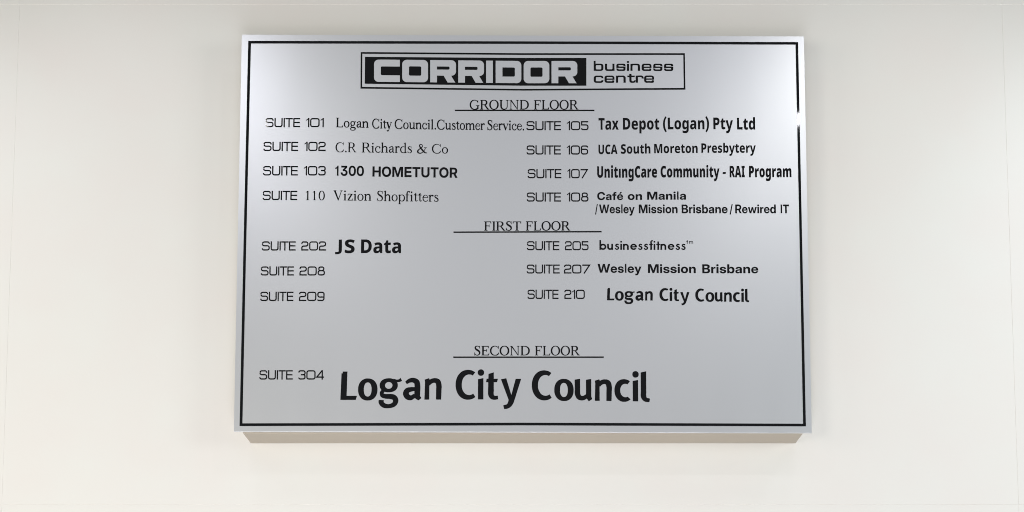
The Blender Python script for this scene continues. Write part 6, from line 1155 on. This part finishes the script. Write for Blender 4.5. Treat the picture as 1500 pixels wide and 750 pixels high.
PLATE = [[(-0.3362, 0.8176), (-0.0014, 0.8151), (0.1352, 0.8151), (0.1349, 0.7534), (-0.0013, 0.7534), (-0.3362, 0.7577)],
 [(-0.262, 0.8112), (-0.2621, 0.8114), (-0.2712, 0.8115), (-0.2802, 0.8116), (-0.2892, 0.8117), (-0.2983, 0.8117), (-0.3073, 0.8117),
  (-0.3086, 0.8116), (-0.3109, 0.811), (-0.3125, 0.8101), (-0.3132, 0.8096), (-0.3144, 0.8084), (-0.3152, 0.8074), (-0.3159, 0.806),
  (-0.3162, 0.8053), (-0.3168, 0.8029), (-0.3169, 0.8015), (-0.3168, 0.7916), (-0.3167, 0.7817), (-0.3166, 0.7718), (-0.3165, 0.7704),
  (-0.3159, 0.768), (-0.3151, 0.7663), (-0.3145, 0.7656), (-0.3134, 0.7643), (-0.312, 0.7632), (-0.3104, 0.7624), (-0.3081, 0.7617),
  (-0.2988, 0.7617), (-0.2896, 0.7617), (-0.2803, 0.7615), (-0.271, 0.7614), (-0.2617, 0.7613), (-0.2616, 0.7615), (-0.2616, 0.7689),
  (-0.2617, 0.7763), (-0.2618, 0.7765), (-0.2713, 0.7766), (-0.2808, 0.7767), (-0.2902, 0.7768), (-0.2997, 0.7768), (-0.3004, 0.7769),
  (-0.301, 0.7773), (-0.3017, 0.778), (-0.3022, 0.779), (-0.3023, 0.7863), (-0.3023, 0.7936), (-0.3022, 0.7942), (-0.3016, 0.7953), (-0.3006, 0.796),
  (-0.2999, 0.7961), (-0.2904, 0.7961), (-0.281, 0.796), (-0.2715, 0.7959), (-0.262, 0.7959), (-0.2619, 0.796), (-0.2619, 0.8036)],
 [(-0.2034, 0.765), (-0.2024, 0.7671), (-0.2018, 0.7695), (-0.2017, 0.7709), (-0.2018, 0.7808), (-0.2019, 0.7907), (-0.2019, 0.8006), (-0.202, 0.802),
  (-0.2024, 0.8034), (-0.2027, 0.8044), (-0.2035, 0.8061), (-0.2045, 0.8075), (-0.2061, 0.809), (-0.2081, 0.8101), (-0.2104, 0.8108),
  (-0.2117, 0.8109), (-0.2206, 0.811), (-0.2295, 0.8111), (-0.2384, 0.8112), (-0.2473, 0.8113), (-0.2486, 0.8112), (-0.2499, 0.8109),
  (-0.2509, 0.8106), (-0.2525, 0.8098), (-0.2539, 0.8086), (-0.2553, 0.807), (-0.2563, 0.805), (-0.2569, 0.8025), (-0.257, 0.8012), (-0.2569, 0.7912),
  (-0.2568, 0.7813), (-0.2567, 0.7714), (-0.2566, 0.7701), (-0.2563, 0.7687), (-0.256, 0.7676), (-0.2552, 0.766), (-0.2541, 0.7645), (-0.2525, 0.763),
  (-0.2505, 0.7619), (-0.2482, 0.7613), (-0.2469, 0.7612), (-0.238, 0.7611), (-0.2291, 0.761), (-0.2203, 0.7609), (-0.2114, 0.7608),
  (-0.2101, 0.7609), (-0.2087, 0.7612), (-0.2078, 0.7615), (-0.2062, 0.7623), (-0.2048, 0.7634)],
 [(-0.2418, 0.7772), (-0.2421, 0.7779), (-0.2423, 0.7785), (-0.2423, 0.7861), (-0.2424, 0.7937), (-0.2423, 0.7944), (-0.2419, 0.7951),
  (-0.2413, 0.7958), (-0.2406, 0.7962), (-0.24, 0.7963), (-0.2329, 0.7962), (-0.2259, 0.7962), (-0.2189, 0.7961), (-0.2182, 0.796), (-0.2175, 0.7956),
  (-0.2169, 0.7949), (-0.2165, 0.7942), (-0.2164, 0.7935), (-0.2163, 0.7859), (-0.2163, 0.7783), (-0.2164, 0.7776), (-0.2167, 0.7769),
  (-0.2174, 0.7762), (-0.2181, 0.7758), (-0.2187, 0.7757), (-0.2257, 0.7758), (-0.2328, 0.7759), (-0.2398, 0.7759), (-0.2405, 0.7761),
  (-0.2411, 0.7764)],
 [(-0.1974, 0.8106), (-0.1973, 0.8006), (-0.1973, 0.7907), (-0.1972, 0.7807), (-0.1971, 0.7708), (-0.1971, 0.7608), (-0.1969, 0.7607),
  (-0.1898, 0.7606), (-0.1828, 0.7605), (-0.1826, 0.7607), (-0.1826, 0.7681), (-0.1827, 0.7755), (-0.1825, 0.7757), (-0.1756, 0.7756),
  (-0.1687, 0.7755), (-0.1682, 0.775), (-0.1641, 0.7677), (-0.1601, 0.7603), (-0.152, 0.7602), (-0.1439, 0.7601), (-0.1437, 0.7603), (-0.148, 0.7677),
  (-0.1523, 0.7752), (-0.1516, 0.7755), (-0.1506, 0.7754), (-0.1483, 0.7761), (-0.1467, 0.7769), (-0.1453, 0.778), (-0.1437, 0.78), (-0.1429, 0.7817),
  (-0.1423, 0.7841), (-0.1424, 0.7927), (-0.1424, 0.8014), (-0.143, 0.8038), (-0.1438, 0.8055), (-0.1455, 0.8075), (-0.1468, 0.8087),
  (-0.1484, 0.8095), (-0.1508, 0.8102), (-0.1521, 0.8103), (-0.1611, 0.8104), (-0.1701, 0.8105), (-0.1792, 0.8106), (-0.1882, 0.8107),
  (-0.1972, 0.8107)],
 [(-0.1828, 0.7897), (-0.1828, 0.7959), (-0.1826, 0.7961), (-0.1745, 0.796), (-0.1664, 0.7959), (-0.1583, 0.7958), (-0.1576, 0.7957),
  (-0.157, 0.7953), (-0.1564, 0.7946), (-0.1562, 0.7939), (-0.1561, 0.7915), (-0.1562, 0.7908), (-0.157, 0.7898), (-0.1579, 0.7893),
  (-0.1661, 0.7894), (-0.1744, 0.7894), (-0.1826, 0.7895)],
 [(-0.1377, 0.81), (-0.1377, 0.8), (-0.1377, 0.79), (-0.1376, 0.7801), (-0.1376, 0.7702), (-0.1375, 0.7602), (-0.1373, 0.76), (-0.1303, 0.76),
  (-0.1232, 0.7599), (-0.123, 0.7601), (-0.1231, 0.7675), (-0.1231, 0.7749), (-0.1229, 0.7751), (-0.116, 0.775), (-0.1091, 0.7749), (-0.1086, 0.7744),
  (-0.1046, 0.7671), (-0.1005, 0.7597), (-0.0924, 0.7596), (-0.0844, 0.7595), (-0.0842, 0.7597), (-0.0884, 0.7671), (-0.0927, 0.7746),
  (-0.092, 0.7748), (-0.091, 0.7748), (-0.0887, 0.7755), (-0.0871, 0.7763), (-0.0857, 0.7774), (-0.0841, 0.7794), (-0.0833, 0.7811),
  (-0.0827, 0.7835), (-0.0827, 0.7921), (-0.0828, 0.8007), (-0.0834, 0.8032), (-0.0842, 0.8049), (-0.0858, 0.8069), (-0.0872, 0.8081),
  (-0.0888, 0.8089), (-0.0911, 0.8096), (-0.0924, 0.8097), (-0.1015, 0.8098), (-0.1105, 0.8099), (-0.1195, 0.8099), (-0.1285, 0.81),
  (-0.1376, 0.8101)],
 [(-0.1232, 0.7891), (-0.1232, 0.7953), (-0.123, 0.7955), (-0.1149, 0.7954), (-0.1068, 0.7953), (-0.0986, 0.7952), (-0.098, 0.7951),
  (-0.0974, 0.7947), (-0.0968, 0.794), (-0.0965, 0.7933), (-0.0965, 0.7909), (-0.0966, 0.7902), (-0.0974, 0.7891), (-0.0983, 0.7887),
  (-0.1065, 0.7888), (-0.1148, 0.7888), (-0.123, 0.7889)],
 [(-0.0781, 0.7594), (-0.0711, 0.7594), (-0.064, 0.7593), (-0.0638, 0.7595), (-0.0638, 0.7694), (-0.0639, 0.7793), (-0.0639, 0.7893),
  (-0.0639, 0.7992), (-0.0639, 0.8092), (-0.0641, 0.8094), (-0.0712, 0.8094), (-0.0783, 0.8095), (-0.0784, 0.8093), (-0.0784, 0.7994),
  (-0.0784, 0.7894), (-0.0783, 0.7795), (-0.0783, 0.7695), (-0.0783, 0.7596)],
 [(-0.0579, 0.7594), (-0.0577, 0.7592), (-0.0488, 0.7591), (-0.0398, 0.759), (-0.0309, 0.7589), (-0.0219, 0.7589), (-0.013, 0.7588),
  (-0.0117, 0.7588), (-0.0094, 0.7595), (-0.0078, 0.7603), (-0.0071, 0.7608), (-0.0058, 0.762), (-0.005, 0.763), (-0.0043, 0.7644), (-0.004, 0.7651),
  (-0.0034, 0.7675), (-0.0033, 0.7688), (-0.0033, 0.7787), (-0.0033, 0.7886), (-0.0033, 0.7985), (-0.0034, 0.7999), (-0.004, 0.8024),
  (-0.0048, 0.8041), (-0.0053, 0.8048), (-0.0064, 0.8061), (-0.0078, 0.8072), (-0.0094, 0.8081), (-0.0117, 0.8087), (-0.0209, 0.8089),
  (-0.0302, 0.809), (-0.0394, 0.8091), (-0.0486, 0.8092), (-0.0578, 0.8093), (-0.058, 0.8091), (-0.058, 0.7992), (-0.058, 0.7892), (-0.0579, 0.7793),
  (-0.0579, 0.7693)],
 [(-0.0434, 0.7741), (-0.0435, 0.7839), (-0.0435, 0.7938), (-0.0433, 0.7939), (-0.0354, 0.7939), (-0.0275, 0.7938), (-0.0196, 0.7937),
  (-0.0189, 0.7936), (-0.0183, 0.7932), (-0.0176, 0.7925), (-0.0173, 0.7918), (-0.0171, 0.7911), (-0.0171, 0.7837), (-0.0171, 0.7762),
  (-0.0172, 0.7755), (-0.0176, 0.7749), (-0.0183, 0.7741), (-0.0189, 0.7738), (-0.0196, 0.7737), (-0.0275, 0.7738), (-0.0354, 0.7738),
  (-0.0433, 0.7739)],
 [(0.0545, 0.7629), (0.0556, 0.765), (0.0562, 0.7674), (0.0563, 0.7688), (0.0563, 0.7787), (0.0563, 0.7886), (0.0563, 0.7985), (0.0562, 0.7999),
  (0.0559, 0.8013), (0.0556, 0.8023), (0.0548, 0.804), (0.0538, 0.8054), (0.0522, 0.8069), (0.0502, 0.808), (0.0479, 0.8086), (0.0466, 0.8087),
  (0.0378, 0.8087), (0.029, 0.8087), (0.0202, 0.8087), (0.0114, 0.8087), (0.01, 0.8086), (0.0087, 0.8083), (0.0077, 0.808), (0.0061, 0.8072),
  (0.0048, 0.806), (0.0034, 0.8044), (0.0023, 0.8023), (0.0017, 0.7999), (0.0016, 0.7985), (0.0016, 0.7886), (0.0016, 0.7787), (0.0017, 0.7688),
  (0.0017, 0.7674), (0.0021, 0.7661), (0.0024, 0.765), (0.0031, 0.7633), (0.0042, 0.7619), (0.0058, 0.7605), (0.0077, 0.7594), (0.01, 0.7587),
  (0.0114, 0.7586), (0.0202, 0.7586), (0.029, 0.7586), (0.0378, 0.7586), (0.0466, 0.7586), (0.0479, 0.7587), (0.0492, 0.759), (0.0502, 0.7594),
  (0.0518, 0.7602), (0.0531, 0.7613)],
 [(0.0166, 0.7747), (0.0163, 0.7754), (0.0161, 0.7761), (0.0161, 0.7837), (0.0161, 0.7913), (0.0163, 0.792), (0.0166, 0.7926), (0.0173, 0.7934),
  (0.0179, 0.7937), (0.0186, 0.7939), (0.0255, 0.7938), (0.0324, 0.7938), (0.0394, 0.7938), (0.04, 0.7937), (0.0407, 0.7934), (0.0414, 0.7926),
  (0.0417, 0.7919), (0.0418, 0.7912), (0.0418, 0.7836), (0.0418, 0.776), (0.0417, 0.7754), (0.0413, 0.7747), (0.0407, 0.7739), (0.04, 0.7736),
  (0.0393, 0.7735), (0.0324, 0.7735), (0.0255, 0.7735), (0.0186, 0.7735), (0.0179, 0.7736), (0.0173, 0.774)],
 [(0.061, 0.8085), (0.0609, 0.7986), (0.0609, 0.7886), (0.0609, 0.7787), (0.0609, 0.7687), (0.0609, 0.7588), (0.061, 0.7586), (0.0681, 0.7586),
  (0.0752, 0.7586), (0.0753, 0.7588), (0.0754, 0.7662), (0.0754, 0.7736), (0.0755, 0.7738), (0.0825, 0.7738), (0.0894, 0.7738), (0.0898, 0.7733),
  (0.0939, 0.7659), (0.0979, 0.7586), (0.1059, 0.7586), (0.114, 0.7586), (0.1142, 0.7588), (0.11, 0.7662), (0.1058, 0.7736), (0.1065, 0.7739),
  (0.1075, 0.7739), (0.1098, 0.7745), (0.1114, 0.7753), (0.1127, 0.7764), (0.1144, 0.7785), (0.1152, 0.7802), (0.1158, 0.7826), (0.1158, 0.7912),
  (0.1159, 0.7998), (0.1153, 0.8023), (0.1145, 0.804), (0.1128, 0.806), (0.1115, 0.8071), (0.1099, 0.8079), (0.1076, 0.8086), (0.1063, 0.8087),
  (0.0972, 0.8087), (0.0882, 0.8087), (0.0792, 0.8087), (0.0701, 0.8087), (0.0611, 0.8087)],
 [(0.0754, 0.7878), (0.0754, 0.794), (0.0756, 0.7942), (0.0837, 0.7942), (0.0918, 0.7942), (0.1, 0.7942), (0.1006, 0.794), (0.1012, 0.7936),
  (0.1018, 0.7929), (0.102, 0.7922), (0.1021, 0.7898), (0.102, 0.7891), (0.1012, 0.7881), (0.1003, 0.7876), (0.092, 0.7876), (0.0838, 0.7876),
  (0.0756, 0.7876)]]
FRAME = [[(-0.3455, 0.8283), (-0.0014, 0.8257), (0.3451, 0.8257), (0.3454, 0.7446), (-0.0013, 0.7425), (-0.3451, 0.7469)],
 [(-0.342, 0.8247), (-0.0014, 0.8221), (0.3417, 0.8221), (0.3419, 0.7482), (-0.0013, 0.7459), (-0.3416, 0.7505)]]
BORDER = [[(-0.5856, 0.8533), (-0.0014, 0.8523), (0.5867, 0.8506), (0.5873, 0.426), (0.5878, 0.0121), (-0.0011, 0.0142), (-0.588, 0.0127), (-0.5871, 0.4275)],
 [(-0.5798, 0.8477), (-0.0014, 0.8468), (0.5812, 0.8452), (0.5819, 0.426), (0.5821, 0.0176), (-0.0011, 0.0198), (-0.5822, 0.0184), (-0.5814, 0.4275)]]
PANEL = [(-0.6, 0.0011), (0.6, -0.0018), (0.5996, 0.8642), (-0.5998, 0.8682)]

# ------------------------------------------------------------------ helpers
DEPTH = 0.056          # sign face stands this far off the wall
FACE = -DEPTH


def link(name, me, m=None, parent=None):
    o = bpy.data.objects.new(name, me)
    COL.objects.link(o)
    if m:
        me.materials.append(m)
    if parent:
        o.parent = parent
    return o


def sheet(name, groups, m, parent, y=FACE, thick=0.00025):
    """flat cut-outs (holes allowed) lying on the sign face, as one mesh; each group of
    contours is one letter, neighbours differ a hair in thickness where serifs overlap"""
    bm = bmesh.new()
    for n, contours in enumerate(groups):
        th = thick + (0.00006 if n % 2 else 0.0)
        cu = bpy.data.curves.new(name, 'CURVE')
        cu.dimensions = '2D'
        cu.fill_mode = 'BOTH'
        cu.extrude = th / 2
        for c in contours:
            sp = cu.splines.new('POLY')
            sp.points.add(len(c) - 1)
            for p, (x, z) in zip(sp.points, c):
                p.co = (x, z, 0, 1)
            sp.use_cyclic_u = True
        tmp = bpy.data.objects.new("tmp", cu)
        COL.objects.link(tmp)
        dg = bpy.context.evaluated_depsgraph_get()
        me = bpy.data.meshes.new_from_object(tmp.evaluated_get(dg))
        bpy.data.objects.remove(tmp)
        bpy.data.curves.remove(cu)
        for v in me.vertices:
            x, z, t = v.co
            v.co = (x, y - 0.00004 - th / 2 - t, z)
        bm.from_mesh(me)
        bpy.data.meshes.remove(me)
    bmesh.ops.remove_doubles(bm, verts=bm.verts, dist=1e-7)
    bmesh.ops.recalc_face_normals(bm, faces=bm.faces)
    me = bpy.data.meshes.new(name)
    bm.to_mesh(me)
    bm.free()
    me.materials.clear()
    return link(name, me, m, parent)


_cache = {}


def glyph(font, ch):
    k = (font, ch)
    if k not in _cache:
        a, *cs = GLYPHS[font][ch].split('|')
        _cache[k] = (float(a), [[tuple(map(float, p.split(','))) for p in c.split()] for c in cs if c])
    return _cache[k]


WIDEST = {'grotesk': 1.16, 'geometric': 1.07}


def word(spec):
    """outlines of one word set between two points of its base line"""
    text, font, x0, z0, x1, z1, cap = spec
    pen, run = 0.0, []
    for n, ch in enumerate(text):
        a, cs = glyph(font, ch)
        for c in cs:
            run.append((n, [(pen + x, z) for x, z in c]))
        pen += a
    lo = min(p[0] for i, c in run for p in c)
    hi = max(p[0] for i, c in run for p in c)
    sy = cap / 700.0
    # letters keep their natural width; what is left over goes into the spacing
    sx = (x1 - x0) / (hi - lo)
    gap = 0.0
    if len(text) > 1 and font not in ('square_light', 'square_bold', 'council') and sx > WIDEST.get(font, 1.04) * sy:
        sx = WIDEST.get(font, 1.04) * sy
        gap = ((x1 - x0) - sx * (hi - lo)) / (len(text) - 1)
    out = [[] for ch in text]
    for n, c in run:
        q = []
        for x, z in c:
            px = (x - lo) * sx + gap * n
            q.append((x0 + px, z0 + (z1 - z0) * px / (x1 - x0) + z * sy))
        out[n].append(q)
    return out


def words(specs):
    return [c for s in specs for c in word(s)]


def box(bm, x0, y0, z0, x1, y1, z1):
    r = bmesh.ops.create_cube(bm, size=1.0)
    for v in r['verts']:
        v.co = (x0 + (v.co.x + .5) * (x1 - x0), y0 + (v.co.y + .5) * (y1 - y0), z0 + (v.co.z + .5) * (z1 - z0))
    return r['verts']


# ------------------------------------------------------------------ wall: sheeted in big painted panels with hairline joints
bm = bmesh.new()
xs = [-2.6, -1.1093, 1.0552, 2.6]
zs = [0.9, 2.1254, 3.2477, 4.2]
g = 0.0004
for i in range(3):
    for j in range(3):
        # the joint verticals lean a touch, as hung
        vs = box(bm, xs[i] + g, 0.0, zs[j] + g, xs[i + 1] - g, 0.012, zs[j + 1] - g)
bmesh.ops.bevel(bm, geom=[e for e in bm.edges if all(abs(v.co.y) < 1e-6 for v in e.verts)], offset=0.0003, segments=1, affect='EDGES')
box(bm, xs[0], 0.0006, zs[0], xs[-1], 0.03, zs[-1])
me = bpy.data.meshes.new("wall")
bm.to_mesh(me)
bm.free()
wall = link("wall", me, M_WALL)
wall['kind'] = 'structure'
wall['label'] = 'plain cream painted wall with hairline panel joints behind the sign'

# ------------------------------------------------------------------ the sign
sign = bpy.data.objects.new("directory_sign", None)
COL.objects.link(sign)
sign.location = (0, 0, 2.26)
sign.empty_display_size = 0.2
sign['label'] = 'silver metal directory board with black lettering and a thin black border on the wall'
sign['category'] = 'sign'

# face panel: thin satin sheet
bm = bmesh.new()
fr = [bm.verts.new((x, FACE, z)) for x, z in PANEL]
bk = [bm.verts.new((x, FACE + 0.004, z)) for x, z in PANEL]
bm.faces.new(fr)
bm.faces.new(bk[::-1])
for i in range(4):
    j = (i + 1) % 4
    bm.faces.new((fr[j], fr[i], bk[i], bk[j]))
bmesh.ops.bevel(bm, geom=list(bm.edges), offset=0.0008, segments=2, affect='EDGES')
bmesh.ops.recalc_face_normals(bm, faces=bm.faces)
uv = bm.loops.layers.uv.new("UVMap")
for fc in bm.faces:
    for lo_ in fc.loops:
        lo_[uv].uv = (lo_.vert.co.x, lo_.vert.co.z)
me = bpy.data.meshes.new("panel")
bm.to_mesh(me)
bm.free()
link("panel", me, M_METAL, sign)

# backing box behind it, set in from the sides
bm = bmesh.new()
box(bm, -0.5824, FACE + 0.0045, -0.0012, 0.5834, -0.0005, 0.848)
bmesh.ops.bevel(bm, geom=list(bm.edges), offset=0.001, segments=2, affect='EDGES')
me = bpy.data.meshes.new("backing_box")
bm.to_mesh(me)
bm.free()
link("backing_box", me, M_BOX, sign)

sheet("border", [BORDER], M_VINYL, sign)

# logo
lf = sheet("logo_frame", [FRAME], M_VINYL, sign)
lpl = sheet("logo_plate", [PLATE], M_VINYL, sign)
lpl['label'] = 'black plate with the first word of the name left open in silver'
sheet("logo_lettering", words(LOGO_WORDS), M_VINYL, sign)

for specs, (x0, z0, x1, z1, t) in HEADS:
    h = sheet("floor_heading", words(specs), M_VINYL, sign)
    sheet("underline", [[[(x0, z0 - t / 2), (x1, z1 - t / 2), (x1, z1 + t / 2), (x0, z0 + t / 2)]]], M_VINYL, h)
for kind, label, specs in TXT:
    o = sheet(kind, words(specs), M_VINYL, sign)
    if label:
        o['label'] = label
